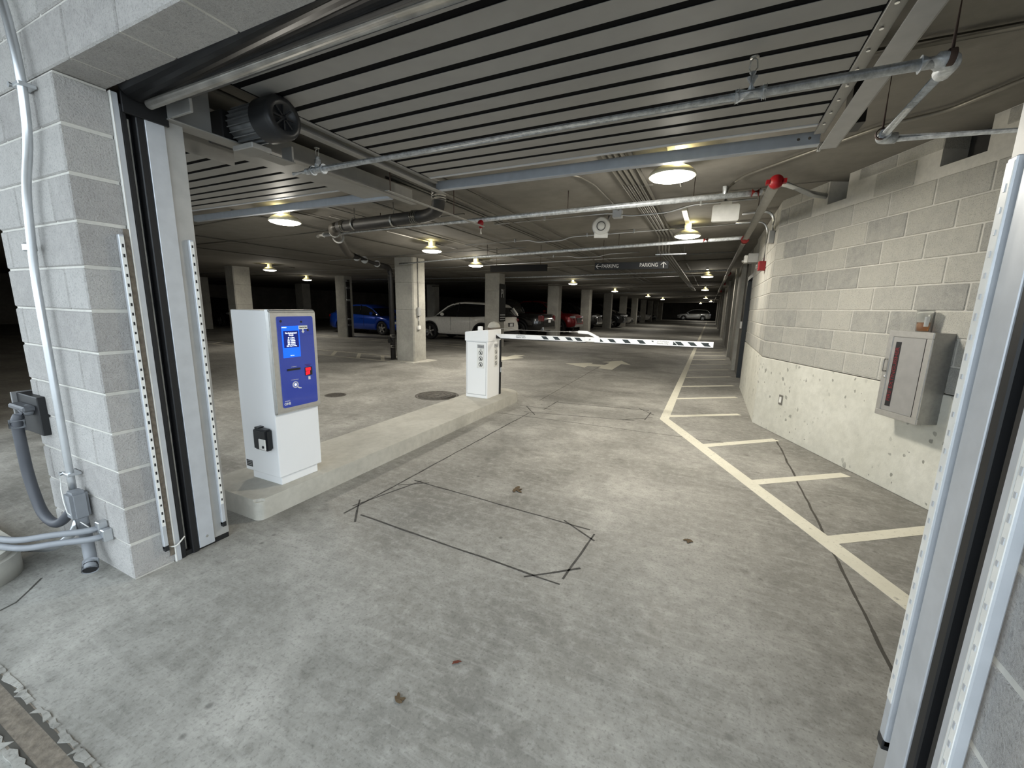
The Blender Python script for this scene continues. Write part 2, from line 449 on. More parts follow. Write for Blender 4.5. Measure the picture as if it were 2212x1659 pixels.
# far side of the left lane; unseen canopy added to shape the daylight
bm = BM(); box(bm, -9.4, -7.0, Y0, Y1, 0, 2.44); part('end_pier', bm, BLK_P, wall_front)
bm = BM(); box(bm, -34, -9.4, Y0, Y1, 0, 3.1); part('front_wall_run', bm, BLK_P, wall_front)
bm = BM(); box(bm, -12, 6, -1.1, 0.912, 3.25, 3.45)
struct('canopy_daylight_shade', bm, CEILC, 'unseen concrete soffit added over the entrance to shape daylight')

# --- angled right wall
C1 = Vector((0.659, 6.322, 0)); DW = Vector((0.411, -0.912, 0)).normalized(); NW = Vector((-DW.y*-1, 0, 0))
NW = Vector((DW.y, -DW.x, 0))            # towards the lane
angW = math.atan2(DW.y, DW.x)
def wp(s, off=0.0, z=0.0): return C1+DW*s+NW*off+Vector((0, 0, z))
MW = planeM(C1, DW, (0, 0, 1))            # local x along wall, y up, z = DW x up
zsign = 1 if MW.to_3x3().col[2].dot(NW) > 0 else -1
LWALL = 5.2
POCK = ((0.80, 1.06), (1.99, 2.32))
bm = BM()
def wbox(bm, s0, s1, z0, z1, o0, o1):
    prism(bm, [(s0, z0), (s1, z0), (s1, z1), (s0, z1)], zsign*o0, zsign*o1, MW)
wbox(bm, 0, LWALL, 0.914, 2.62, -0.2, -0.006)
s = 0.0
for a, b in POCK+((LWALL, LWALL),):
    if a > s: wbox(bm, s, a, 2.62, 2.95, -0.2, -0.006)
    s = b
wall_right = struct('wall_right', bm, MORT, 'angled grey concrete block wall beside the walkway, on a pitted concrete base')
bm = BM(); wbox(bm, -0.012, LWALL, 0.0, 0.905, -0.2, 0.006)
bmesh.ops.bevel(bm, geom=[e for e in bm.edges], offset=0.006, segments=1, affect='EDGES')
part('concrete_base', bm, PITC, wall_right, 'pale pitted cast concrete base')
for a, b in POCK:
    bm = BM(); wbox(bm, a, b, 2.62, 2.9, -0.45, -0.2); part('beam_pocket', bm, UNLITC, wall_right)
for k in range(10):
    z0 = 0.914+k*CH; z1 = min(z0+CH, 2.85)
    if z1-z0 < 0.03: break
    s = 2.2032-0.4064*6 if k % 2 == 0 else 2.4064-0.4064*6
    while s < LWALL:
        a, b = max(s, -0.004), min(s+0.4064, LWALL)
        s += 0.4064
        if b-a < 0.03: continue
        if z1 > 2.70 and any(a < q1-0.05 and b > q0+0.05 for q0, q1 in POCK): continue
        c = wp((a+b)/2, -0.1, (z0+z1)/2)
        place_block(wall_right, c, b-a-J, 0.2, z1-z0-J, BLK_W, angW)

# --- corridor wall on x = 0.66 with a door, then board-marked concrete with pilasters
bm = BM(); box(bm, 0.668, 0.87, 6.33, 9.30, 0.914, 2.95)
wall_c = struct('wall_corridor', bm, MORT, 'long block and concrete wall along the right of the driving aisle')
bm = BM(); box(bm, 0.655, 0.87, 6.33, 9.30, 0, 0.905); part('concrete_base', bm, PITC, wall_c)
for k in range(10):
    z0 = 0.914+k*CH; z1 = min(z0+CH, 2.85)
    if z1-z0 < 0.03: break
    y = 6.33-(0.2032 if k % 2 else 0)
    while y < 9.3:
        a, b = max(y, 6.33), min(y+0.4064, 9.3); y += 0.4064
        if b-a < 0.03: continue
        place_block(wall_c, (0.76, (a+b)/2, (z0+z1)/2), b-a-J, 0.2, z1-z0-J, BLK_W, PI/2)
bm = BM(); box(bm, 0.70, 0.9, 9.30, 10.72, 2.22, 2.95); part('door_head_wall', bm, COLC, wall_c)
bm = BM(); box(bm, 0.68, 0.9, 10.72, 84, 0, 2.95); part('concrete_panel', bm, WALLC, wall_c)
for y in (11.9, 15.3, 21.4, 27.6, 33.8, 40.0, 46.2, 52.4, 58.6):
    bm = BM(); box(bm, 0.60, 0.70, y, y+0.45, 0, 2.9); part('pilaster', bm, COLC, wall_c)
bm = BM(); box(bm, 0.74, 0.78, 9.42, 10.62, 0.01, 2.16)
door1 = struct('door_1', bm, DOORB, 'dark blue-grey steel exit door')
bm = BM(); box(bm, 0.66, 0.80, 9.30, 9.42, 0, 2.24); box(bm, 0.66, 0.80, 10.62, 10.72, 0, 2.24); box(bm, 0.66, 0.80, 9.42, 10.62, 2.16, 2.24)
part('door_frame', bm, DOORB, door1)
bm = BM(); tube(bm, [(0.74, 9.52, 1.02), (0.68, 9.52, 1.02), (0.68, 9.64, 1.02)], 0.012, 8); part('door_handle', bm, CHROME, door1)
bm = BM(); tube(bm, [(0.735, 9.52, 1.16), (0.715, 9.52, 1.16)], 0.028, 12); part('lock_cylinder', bm, CHROME, door1)
# wall closing the wedge behind the angled wall
bm = BM(); box(bm, 0.9, 6, 9.3, 9.5, 0, 2.95); part('return_wall', bm, WALLC, wall_c)
bm = BM(); box(bm, 5.8, 6, 1.1, 9.3, 0, 2.95); part('return_wall', bm, WALLC, wall_c)

# --- floor markings
def strip(bm, a, b, w, z=0.002):
    a = Vector((a[0], a[1], 0)); b = Vector((b[0], b[1], 0)); d = (b-a).normalized(); nrm = Vector((-d.y, d.x, 0))*w/2
    P = [a-nrm, b-nrm, b+nrm, a+nrm]
    prism(bm, [(q.x, q.y) for q in P], 0.0, z, Matrix())
def fpoly(name, poly, mat, z=0.002, label=None):
    bm = BM(); prism(bm, poly, 0.0, z, Matrix()); return part(name, bm, mat, floor, label)
fpoly('lane_line', [(-0.50, 5.86), (-0.385, 5.93), (-0.39, 62), (-0.50, 62)], PAINT, label='cream painted lane edge line')
fpoly('lane_line', [(-0.50, 5.86), (-0.385, 5.93), (1.30, 2.30), (1.19, 2.26)], PAINT, 0.0021)
for a, b in (((0.05, 4.89), (0.84, 5.58)), ((0.46, 4.0), (1.29, 4.65)), ((0.86, 3.18), (1.68, 3.79)), ((-0.41, 6.09), (0.52, 6.74))):
    bm = BM(); strip(bm, a, b, 0.095, 0.0015); part('hatch_line', bm, PAINT, floor)
y = 7.42
for i in range(34):
    bm = BM(); strip(bm, (-0.40, y), (0.55, y+0.70), 0.095, 0.0015); part('hatch_line', bm, PAINT, floor); y += 1.28
# straight-or-left arrow of the entry lane
fpoly('arrow_marking', [(-3.46, 10.68), (-2.79, 10.20), (-2.80, 10.55), (-2.44, 10.60), (-2.44, 11.0), (-2.82, 10.96), (-2.84, 11.22)], PAINT, 0.0018, 'worn white left-turn arrow')
fpoly('arrow_marking', [(-2.46, 10.30), (-2.09, 10.19), (-2.10, 11.44), (-1.84, 11.40), (-2.24, 12.20), (-2.67, 11.57), (-2.44, 11.55)], PAINT, 0.0022, 'worn white straight arrow')
fpoly('arrow_marking', [(-5.22, 10.28), (-4.91, 11.15), (-5.15, 11.2), (-5.15, 11.75), (-5.45, 11.7), (-5.45, 11.1), (-5.72, 11.06)], PAINT, 0.0018, 'worn white arrow of the exit lane')
for a, b in (((-26, 9.22), (-7.9, 9.22)), ((-22, 8.40), (-7.2, 8.33)), ((-26, 13.6), (-7.1, 13.5)), ((-26, 12.95), (-8.01, 12.85))):
    bm = BM(); strip(bm, a, b, 0.10, 0.0016); part('bay_line', bm, PAINT2, floor)
for x in (-16.2, -14.2, -12.4, -10.4, -9.4, -8.5):
    bm = BM(); strip(bm, (x-0.1, 9.2), (x+0.65, 8.40), 0.10, 0.0014); part('hatch_line', bm, PAINT2, floor)
for i in range(12):
    yy = 17.2+i*2.55*1.0
    bm = BM(); strip(bm, (-12.6, yy), (-7.4, yy), 0.10, 0.0016); part('bay_line', bm, PAINT2, floor)
# saw cuts of the vehicle loops, construction joints
def cuts(name, segs, w, mat, wob=0.0):
    bm = BM()
    for a, b in segs:
        k = max(2, int((Vector(b)-Vector(a)).length/0.12)) if wob else 1
        prev = Vector((a[0], a[1])); d = Vector(b)-Vector(a); nrm = Vector((-d.y, d.x)).normalized()
        for i in range(1, k+1):
            q = Vector(a)+d*i/k + (nrm*random.uniform(-wob, wob) if i < k else Vector((0, 0)))
            strip(bm, prev, q, w*(random.uniform(0.7, 1.2) if wob else 1), 0.0012); prev = q
    return part(name, bm, mat, floor)
cuts('loop_cut', [((-2.27, 2.06), (-2.10, 2.66)), ((-2.22, 2.50), (-2.02, 2.66)), ((-2.16, 2.64), (-0.60, 2.56)), ((-0.80, 2.60), (-0.54, 2.44)), ((-0.56, 2.52), (-0.60, 1.98)),
    ((-0.54, 2.12), (-0.80, 1.90)), ((-0.60, 1.93), (-2.12, 1.99)), ((-2.08, 1.90), (-2.30, 2.16)), ((-2.24, 1.95), (-2.21, 5.24))], 0.013, SEAL, 0.003)
cuts('loop_cut', [((-2.52, 5.62), (-2.02, 5.62)), ((-2.10, 5.55), (-2.10, 6.2)), ((-2.10, 6.10), (-0.70, 6.30)), ((-0.85, 6.36), (-0.60, 6.05)), ((-0.66, 6.2), (-0.68, 5.7)), ((-0.60, 5.9), (-0.95, 5.55)),
    ((-0.8, 5.6), (-2.3, 5.28)), ((-2.1, 5.2), (-2.4, 5.6))], 0.012, SEAL, 0.003)
cuts('control_joint', [((0.845, 5.62), (0.845, 1.2))], 0.016, CRACK, 0.006)
cuts('control_joint', [((-2.6, 5.04), (0.4, 5.16)), ((-2.38, 6.07), (-2.55, 12.5))], 0.008, CRACK, 0.004)
bm = BM(); strip(bm, (-6, 0.335), (3, 0.355), 0.10, 0.0013); part('expansion_joint', bm, FOAM, floor)
for side in (-1, 1):
    bm = BM(); rg = random.Random(5+side); x = -4.2; top = []; bot = []
    while x < 1.2:
        top.append((x, 0.345+side*(0.062+rg.uniform(-0.004, 0.004)))); bot.append((x, 0.345+side*(0.040+rg.uniform(-0.012, 0.012)))); x += rg.uniform(0.012, 0.035)
    for k in range(len(top)-1):
        h0 = rg.uniform(0.002, 0.007)
        if rg.random() < 0.12: continue
        q = [top[k], top[k+1], bot[k+1], bot[k]]
        prism(bm, q if side < 0 else q[::-1], 0, h0, Matrix())
    o = part('joint_edge', bm, FLOOR, floor); o['kind'] = 'stuff'
bm = BM(); strip(bm, (-6, 0.302), (3, 0.316), 0.016, 0.0016); part('joint_gap', bm, CRACK, floor)
bm = BM(); strip(bm, (-6, 0.376), (3, 0.390), 0.016, 0.0016); part('joint_gap', bm, CRACK, floor)
cuts('control_joint', [((-3.1, 0.70), (-2.95, 0.57)), ((-2.95, 0.57), (-2.9, 0.40))], 0.008, CRACK, 0.004)
#@@END
# ================================================================== columns
def column(x0, x1, y0, y1, label, h=None, chamfer=0.03):
    h = h or zc((x0+x1)/2)
    c = ((x0+x1)/2, (y0+y1)/2, 0)
    t = thing('concrete_column', label, 'column', c, 0, 'concrete columns of the garage')
    poly = [(x0+chamfer, y0), (x1-chamfer, y0), (x1, y0+chamfer), (x1, y1-chamfer), (x1-chamfer, y1), (x0+chamfer, y1), (x0, y1-chamfer), (x0, y0+chamfer)]
    bm = BM(); prism(bm, poly, 0.0, 1.36, Matrix()); part('lower_lift', bm, COLC, t)
    bm = BM(); prism(bm, poly, 1.364, h-0.62, Matrix()); part('middle_lift', bm, COLC, t)
    bm = BM(); prism(bm, poly, h-0.616, h, Matrix()); part('upper_lift', bm, COLC, t)
    return t
col1 = column(-7.50, -6.90, 8.55, 9.07, 'nearest lit concrete column with a black drain pipe on its left side')
colP = column(-7.60, -7.0, 13.50, 13.98, 'lit concrete column carrying the black P1 sign, behind the barrier cabinet')
ROWA = ((20.0, 'dark concrete column between the black pickup and the red pickup'), (26.0, 'lit concrete column just right of the red pickup nose'),
        (32.2, 'dark concrete column between the black truck and the silver-nosed truck'), (38.4, 'concrete column behind the silver-nosed black truck'),
        (44.6, 'lit concrete column right of the white sedan'), (50.8, 'dim concrete column left of the white van'), (57.0, 'lit concrete column right of the white van'),
        (63.2, 'dim concrete column near the far end of the column row'), (69.4, 'farthest concrete column of the row, left of the silver crossover'))
for y, lb in ROWA: column(-7.60, -7.0, y, y+0.5, lb)
column(-15.40, -14.92, 8.95, 9.55, 'concrete column rising behind the white pay station')
column(-15.15, -14.60, 13.42, 13.9, 'concrete column in front of the blue sedan')
column(-24.5, -23.8, 18.5, 19.1, 'far concrete column between the pay station and the blue sedan')
column(-24.6, -23.8, 12.4, 13.0, 'far left concrete column beside the dark parked car')
column(-15.15, -14.6, 20.0, 20.5, 'distant column behind the blue sedan roof')
# low kerb at the foot of the nearest column
bm = BM(); prism(bm, [(-7.60, 8.40), (-6.80, 8.36), (-6.62, 8.75), (-6.64, 9.2), (-7.62, 9.2)], 0, 0.015, Matrix())
solo('column_kerb', bm, KERB, 'low pale concrete kerb at the foot of the nearest column', 'kerb', (-7.0, 8.7, 0))
# conduit and switch box on the nearest column
t = thing('switch_box', 'small grey electrical box with conduit on the nearest column', 'box', (-6.89, 8.80, 1.0))
bm = BM(); tube(bm, [(-6.885, 8.74, 2.66), (-6.885, 8.74, 1.42)], 0.012, 8); part('conduit', bm, CONDUIT, t)
bm = bbox_(-6.9, -6.84, 8.68, 8.80, 1.20, 1.42, 0.005); part('body', bm, ALUD, t)
bm = BM(); tube(bm, [(-6.885, 8.74, 1.2), (-6.885, 8.74, 0.95)], 0.012, 8); part('lower_conduit', bm, CONDUIT, t)
bm = bbox_(-6.9, -6.85, 8.69, 8.79, 0.85, 0.95, 0.005); part('outlet', bm, WHITE, t)

# ================================================================== kerb island
def round_island(x0, x1, y0, y1, rn, rf, k=6):
    return ([(x0+rn*(1-math.cos(a)), y0+rn*(1-math.sin(a))) for a in [PI/2*i/k for i in range(k+1)]] +
            [(x1-rn*(1-math.sin(a)), y0+rn*(1-math.cos(a))) for a in [PI/2*i/k for i in range(k+1)]] +
            [(x1-rf*(1-math.cos(a)), y1-rf*(1-math.sin(a))) for a in [PI/2*i/k for i in range(k+1)]] +
            [(x0+rf*(1-math.sin(a)), y1-rf*(1-math.cos(a))) for a in [PI/2*i/k for i in range(k+1)]])
bm = BM(); prism(bm, round_island(-3.30, -2.65, 1.60, 6.02, 0.05, 0.28), 0, 0.15, Matrix())
bmesh.ops.bevel(bm, geom=[e for e in bm.edges if all(abs(v.co.z-0.15) < 1e-4 for v in e.verts)], offset=0.018, segments=3, affect='EDGES')
solo('kerb_island', bm, KERB, 'long raised concrete kerb island under the pay station and barrier', 'kerb', (-2.97, 3.8, 0))
bm = BM(); prism(bm, [(-5.2, 0.32)]+[(-3.36+0.19*math.cos(a), 0.51+0.19*math.sin(a)) for a in [-PI/2+PI*k/14 for k in range(15)]]+[(-5.2, 0.70)], 0, 0.15, Matrix())
bmesh.ops.bevel(bm, geom=[e for e in bm.edges if all(abs(v.co.z-0.15) < 1e-4 for v in e.verts)], offset=0.03, segments=4, affect='EDGES')
for f in bm.faces: f.smooth = abs(f.normal.z) < 0.95
solo('kerb_stub', bm, KERB, 'low round-ended concrete kerb stub at the left edge below the conduits', 'kerb', (-3.4, 0.52, 0))

# ================================================================== pay station
KX0, KX1, KY0, KY1 = -3.12, -2.725, 1.825, 2.185
t = thing('pay_station', 'white parking pay station with blue front panel and lit screen', 'pay station', ((KX0+KX1)/2, (KY0+KY1)/2, 0.15))
part('plinth', bbox_(KX0+0.05, KX1-0.015, KY0+0.02, KY1-0.03, 0.15, 0.215, 0.003), WHITEM, t)
part('body', bbox_(KX0, KX1, KY0, KY1, 0.215, 1.425, 0.006, 2), WHITEM, t)
FX = KX1
bm = BM()
pr_ = [(FX, 0.685), (FX+0.018, 0.69), (FX+0.034, 0.705), (FX+0.034, 1.415), (FX+0.02, 1.432), (FX-0.02, 1.432), (FX-0.02, 1.42), (FX, 1.42)]
prism(bm, pr_, -(KY1+0.003), -(KY0-0.003), planeM((0, 0, 0), (1, 0, 0), (0, 0, 1)))
bmesh.ops.bevel(bm, geom=list(bm.edges), offset=0.006, segments=2, affect='EDGES')
bez = part('bezel', bm, STEEL, t, 'brushed steel front bezel')
MK = planeM((FX+0.034, KY0, 0), (0, 1, 0), (0, 0, 1))       # local x = +Y, y = z, z = +X
def kp(name, poly, d0, d1, mat, parent, label=None):
    bm = BM(); prism(bm, poly, d0, d1, MK); return part(name, bm, mat, parent, label)
def disc(cx, cy, r, k=20): return [(cx+r*math.cos(2*PI*i/k), cy+r*math.sin(2*PI*i/k)) for i in range(k)]
def kt(body, size, x, y, mat, parent, name='lettering', sx=1.0, d=0.006, bold=0.0):
    return part(name, text_bm(body, size, MK @ Matrix.Translation((x, y, d)), 0.0004, sx=sx, bold=bold), mat, parent)
W = KY1-KY0
bp_ = kp('front_panel', rrect(0.045, W-0.028, 0.735, 1.385, 0.014), 0.0, 0.004, BLUEP, t, 'glossy blue panel')
scr = kp('screen', [(0.075, 1.095), (0.212, 1.095), (0.212, 1.318), (0.075, 1.318)], 0.003, 0.0055, SCREEN, t, 'lit blue screen')
kp('tariff_window', [(0.086, 1.165), (0.203, 1.165), (0.203, 1.284), (0.086, 1.284)], 0.005, 0.0062, SCREEND, scr)
kt('The Underground', 0.0125, 0.1445, 1.268, SCRTXT, scr, d=0.0066, bold=0.0004)
kt('Garage', 0.0125, 0.1445, 1.254, SCRTXT, scr, d=0.0066, bold=0.0004)
for i, l in enumerate(('$5 - 1 Hour', '$7 - 2 Hours', '$10 - 3 Hours', '$15 - 4 Hours', '$20 - 5 Hours', '$25 - Up to 1 Day')):
    kt(l, 0.0105, 0.1445, 1.236-i*0.0118, SCRTXT, scr, d=0.0066, bold=0.0004)
kt('AMANO', 0.010, 0.095, 1.308, SCRTXT, scr, d=0.006)
kt('Pay Here', 0.008, 0.1445, 1.108, SCRTXT, scr, d=0.006)
for cx, cy, r in ((0.075, 1.352, 0.0085), (0.235, 1.345, 0.0075), (0.285, 1.283, 0.0085)):
    kp('camera_hole', disc(cx, cy, r), 0.003, 0.0055, INK, t)
hs = kp('help_sign', [(0.208, 1.292), (0.280, 1.292), (0.280, 1.318), (0.208, 1.318)], 0.004, 0.008, WHITE, t, 'small cream Press for Help label')
kt('Press for Help', 0.0105, 0.244, 1.305, INK, hs, d=0.0086, bold=0.0003)
kp('help_arrow', [(0.238, 1.292), (0.248, 1.292), (0.248, 1.278), (0.255, 1.278), (0.243, 1.262), (0.231, 1.278), (0.238, 1.278)], 0.004, 0.007, WHITE, t)
sl = kp('card_slot', [(0.095, 1.000), (0.198, 1.000), (0.198, 1.014), (0.095, 1.014)], 0.003, 0.010, BLKP, t)
kt('( Ticket )', 0.011, 0.15, 1.026, INKW, sl, d=0.005)
sw = kp('scanner_window', rrect(0.237, 0.297, 0.948, 1.010, 0.004), 0.003, 0.0075, BLKP, t)
kp('scanner_glow', [(0.241, 0.952), (0.276, 0.956), (0.276, 0.982), (0.241, 0.978)], 0.007, 0.0085, SCANR, sw)
kp('scanner_glow', [(0.241, 0.984), (0.284, 0.984), (0.284, 1.006), (0.241, 1.006)], 0.007, 0.0085, SCANR, sw)
kt('Scan Ticket or', 0.009, 0.266, 1.030, REDTXT, sw, d=0.005)
kt('Validation', 0.009, 0.266, 1.019, REDTXT, sw, d=0.005)
kp('phone_icon', [(0.262, 0.915), (0.280, 0.915), (0.280, 0.938), (0.262, 0.938)], 0.004, 0.0048, INKW, t)
for r0, r1 in ((0.024, 0.021), (0.0185, 0.016)):
    bm = BM(); lathe(bm, [(r0, 0.004), (r0, 0.0052), (r1, 0.0052), (r1, 0.004)], MK @ Matrix.Translation((0.152, 0.893, 0)), 24)
    part('reader_ring', bm, INKW, t)
kp('reader_dot', disc(0.152, 0.893, 0.009), 0.004, 0.006, SCRTXT, t, 'white contactless reader dot')
kt('( Contactless )', 0.010, 0.15, 0.931, INKW, t, d=0.005)
kp('hand_icon', [(0.170, 0.878), (0.186, 0.868), (0.200, 0.864), (0.198, 0.859), (0.178, 0.862), (0.166, 0.871)], 0.004, 0.0048, INKW, t)
kt('ONE', 0.024, 0.078, 0.763, INKW, t, 'logo_lettering', d=0.005, bold=0.0008)
kt('AMANO', 0.011, 0.078, 0.783, INKW, t, 'logo_lettering', d=0.005)
# side reader in its black housing and the sticker
bm = BM(); box(bm, -2.915, -2.765, KY0-0.055, KY0, 0.425, 0.585)
bmesh.ops.bevel(bm, geom=list(bm.edges), offset=0.012, segments=2, affect='EDGES')
sr = part('side_reader', bm, BLKP, t, 'black plastic reader housing on the side')
part('bracket', bbox_(-2.90, -2.86, KY0-0.045, KY0, 0.585, 0.592, 0.0), BLKP, sr)
part('white_plate', bbox_(-2.845, -2.775, KY0-0.060, KY0-0.05, 0.435, 0.515, 0.003), WHITE, sr)
MS = planeM((0, KY0-0.06, 0), (1, 0, 0), (0, 0, 1))     # local z = -Y
bm = BM(); prism(bm, disc(-2.795, 0.460, 0.010), 0, 0.004, MS); part('push_button', bm, INK, sr)
bm = BM(); prism(bm, [(-3.105, 0.245), (-3.035, 0.245), (-3.035, 0.295), (-3.105, 0.295)], -0.06, -0.0588+0.0, MS)
st = part('rating_label', bm, INK, t, 'small black rating label')
for i, zz in enumerate((0.286, 0.272, 0.258)):
    bm = BM(); prism(bm, [(-3.10, zz-0.002), (-3.04, zz-0.002), (-3.04, zz+0.002), (-3.10, zz+0.002)], -0.0588, -0.0582, MS); part('print_line', bm, ALUD, st)

# ================================================================== barrier gate
GX0, GX1, GY0, GY1 = -3.205, -2.84, 5.15, 5.53
t = thing('barrier_gate', 'white parking barrier cabinet with striped lowered arm', 'barrier', ((GX0+GX1)/2, (GY0+GY1)/2, 0.15))
part('cabinet', bbox_(GX0, GX1, GY0, GY1, 0.15, 1.0, 0.005), GATEW, t)
bm = BM(); prism(bm, [(GX0-0.012, 0.985), (GX1+0.012, 0.985), (GX1+0.012, 1.155), (GX0-0.012, 1.115)], -(GY1+0.012), -(GY0-0.012), planeM((0, 0, 0), (1, 0, 0), (0, 0, 1)))
bmesh.ops.bevel(bm, geom=list(bm.edges), offset=0.006, segments=2, affect='EDGES')
part('lid', bm, GATEW, t)
MG = planeM((GX0, GY0, 0), (1, 0, 0), (0, 0, 1))       # local z = -Y (out of the front)
def gp(name, poly, d0, d1, mat, parent, M=MG):
    bm = BM(); prism(bm, poly, d0, d1, M); return part(name, bm, mat, parent)
dr = gp('service_door', rrect(0.02, 0.345, 0.20, 0.975, 0.004), 0, 0.004, GATEW, t)
def ring(poly_out, poly_in, d0, d1, M, name, mat, parent):
    bm = BM(); k = len(poly_out)
    A = [[bm.verts.new(M @ Vector((x, y, d))) for x, y in pl] for pl, d in ((poly_out, d1), (poly_in, d1))]
    for i in range(k):
        j = (i+1) % k; bm.faces.new((A[0][i], A[0][j], A[1][j], A[1][i]))
    return part(name, bm, mat, parent)
ring(rrect(0.02, 0.345, 0.20, 0.975, 0.004), rrect(0.023, 0.342, 0.203, 0.972, 0.004), 0, 0.0045, MG, 'door_gap', INK, dr)
def sticker(M, x0, parent):
    s_ = gp('warning_sticker', [(x0, 0.60), (x0+0.115, 0.60), (x0+0.115, 0.945), (x0, 0.945)], 0.004, 0.005, WHITE, parent, M)
    ring([(x0, 0.60), (x0+0.115, 0.60), (x0+0.115, 0.945), (x0, 0.945)], [(x0+0.002, 0.602), (x0+0.113, 0.602), (x0+0.113, 0.943), (x0+0.002, 0.943)], 0, 0.0054, M, 'border', ALUD, s_)
    gp('band', [(x0+0.006, 0.890), (x0+0.109, 0.890), (x0+0.109, 0.938), (x0+0.006, 0.938)], 0.005, 0.0056, pm('sticker_grey', g3(0.16, 0.16, 0.16), 0.6), s_, M)
    for i, l in enumerate(('AUTOMOBILE', 'TRAFFIC ONLY')):
        part('lettering', text_bm(l, 0.0195, M @ Matrix.Translation((x0+0.0575, 0.926-i*0.022, 0.0062)), 0.0003, sx=0.72), INKW, s_)
    part('lettering', text_bm('NO', 0.017, M @ Matrix.Translation((x0+0.0575, 0.874, 0.0056)), 0.0003, bold=0.0005), INK, s_)
    for cy in (0.822, 0.738, 0.652):
        bm = BM(); lathe(bm, [(0.034, 0.0052), (0.034, 0.006), (0.027, 0.006), (0.027, 0.0052)], M @ Matrix.Translation((x0+0.0575, cy, 0)), 20); part('prohibition_ring', bm, INK, s_)
        a = M @ Matrix.Translation((x0+0.0575, cy, 0)) @ Matrix.Rotation(-PI/4, 4, 'Z')
        gp('prohibition_bar', [(-0.03, -0.003), (0.03, -0.003), (0.03, 0.003), (-0.03, 0.003)], 0.0052, 0.0064, INK, s_, a)
        gp('pictogram', disc(x0+0.060, cy+0.010, 0.007, 10), 0.0052, 0.0062, INK, s_, M)
        gp('pictogram', [(x0+0.045, cy-0.018), (x0+0.066, cy-0.018), (x0+0.072, cy+0.002), (x0+0.055, cy+0.004)], 0.0052, 0.0062, INK, s_, M)
sticker(MG, 0.195, t)
MGr = planeM((GX1, GY0, 0), (0, 1, 0), (0, 0, 1))      # right face, local z = +X
sticker(MGr @ Matrix.Translation((0, 0, -0.0035)), 0.20, t)
bm = BM(); box(bm, GX1, GX1+0.018, GY1-0.012, GY1+0.02, 0.16, 1.0); part('hinge_post', bm, BLKM, t)
part('lock_box', bbox_(GX1+0.0, GX1+0.035, GY1-0.01, GY1+0.02, 0.58, 0.66, 0.003), BLKM, t)
part('lock_plate', bbox_(GX1+0.0, GX1+0.028, GY1-0.01, GY1+0.018, 0.50, 0.575, 0.003), ALU, t)
# arm, hinged in the middle
AY0, AY1 = 5.385, 5.425
def az(x): return 1.030+0.0115*(x+2.80)
def arm_poly(x0, x1, h): return [(x0, az(x0)), (x1, az(x1)), (x1, az(x1)+h), (x0, az(x0)+h)]
MA = planeM((0, AY0, 0), (1, 0, 0), (0, 0, 1))         # local z = -Y; arm goes to +Y => negative depth
def arm(x0, x1, h, name):
    bm = BM(); prism(bm, arm_poly(x0, x1, h), -(AY1-AY0), 0, MA); return part(name, bm, GATEW, t)
a1 = arm(-2.83, -1.48, 0.062, 'arm_inner'); a2 = arm(-1.36, 0.06, 0.064, 'arm_outer')
bm = BM(); prism(bm, [(-2.83, az(-2.83)-0.008), (-1.48, az(-1.48)-0.008), (-1.48, az(-1.48)), (-2.83, az(-2.83))], -(AY1-AY0)+0.004, 0.002, MA); part('rubber_edge', bm, RUB, a1)
bm = BM(); prism(bm, [(-1.36, az(-1.36)-0.008), (0.06, az(0.06)-0.008), (0.06, az(0.06)), (-1.36, az(-1.36))], -(AY1-AY0)+0.004, 0.002, MA); part('rubber_edge', bm, RUB, a2)
part('hinge_block', bbox_(-1.49, -1.35, AY0-0.004, AY1-0.008, az(-1.42)+0.004, az(-1.42)+0.066, 0.003), GATEW, t)
bm = BM(); prism(bm, disc(-1.42, az(-1.42)+0.036, 0.010), 0.004, 0.012, MA); part('pivot_bolt', bm, CLAMP, t)
def stripe(x, parent, w=0.075, lo=0.012, hi=0.054, cut=0):
    b = az(x)
    poly = [(x+0.045, b+lo), (x+0.045+w, b+lo), (x+w, b+hi), (x, b+hi)]
    if cut < 0: poly = [(x, b+lo), (x+0.05, b+lo), (x, b+hi)]
    if cut > 0: poly = [(x+0.03, b+lo+0.02), (x+0.03, b+hi), (x, b+hi)]
    bm = BM(); prism(bm, poly, 0.0, 0.0012, MA); part('stripe', bm, pm('stripe_dark', g3(0.022, 0.03, 0.032), 0.5), parent)
for x in (-2.10, -1.93, -1.75, -1.62): stripe(x-0.02, a1)
stripe(-1.285, a2, cut=-1)
for x in (-1.19, -1.005, -0.82): stripe(x, a2)
stripe(-0.645, a2, cut=1)
stripe(-0.385, a2, cut=-1)
for x in (-0.30, -0.155, -0.01): stripe(x-0.07, a2, w=0.07)
stripe(-0.02, a2, cut=1)
for x, pr2 in ((-2.43, a1), (-0.50, a2)):
    for i, l in enumerate(('AUTOMOBILE', 'TRAFFIC ONLY')):
        part('lettering', text_bm(l, 0.024, MA @ Matrix.Translation((x, az(x)+0.045-i*0.024, 0.0012)), 0.0004, sx=0.95), INK, pr2)
bm = BM(); prism(bm, [(-2.835, az(-2.8)+0.062), (-2.76, az(-2.76)+0.062), (-2.70, az(-2.7)), (-2.83, az(-2.8))], 0.001, 0.006, MA); part('arm_clamp', bm, GATEW, t)
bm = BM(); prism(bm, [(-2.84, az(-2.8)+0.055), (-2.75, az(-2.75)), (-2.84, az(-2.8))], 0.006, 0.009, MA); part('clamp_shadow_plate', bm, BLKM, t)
bm = BM(); prism(bm, [(-1.60, 1.175), (-1.585, 1.19), (-1.47, 1.19), (-1.425, 1.175), (-1.30, az(-1.3)+0.07), (-1.34, az(-1.3)+0.055), (-1.45, 1.150), (-1.59, 1.155)], -0.028, -0.012, MA); part('tension_bracket', bm, GATEW, t)
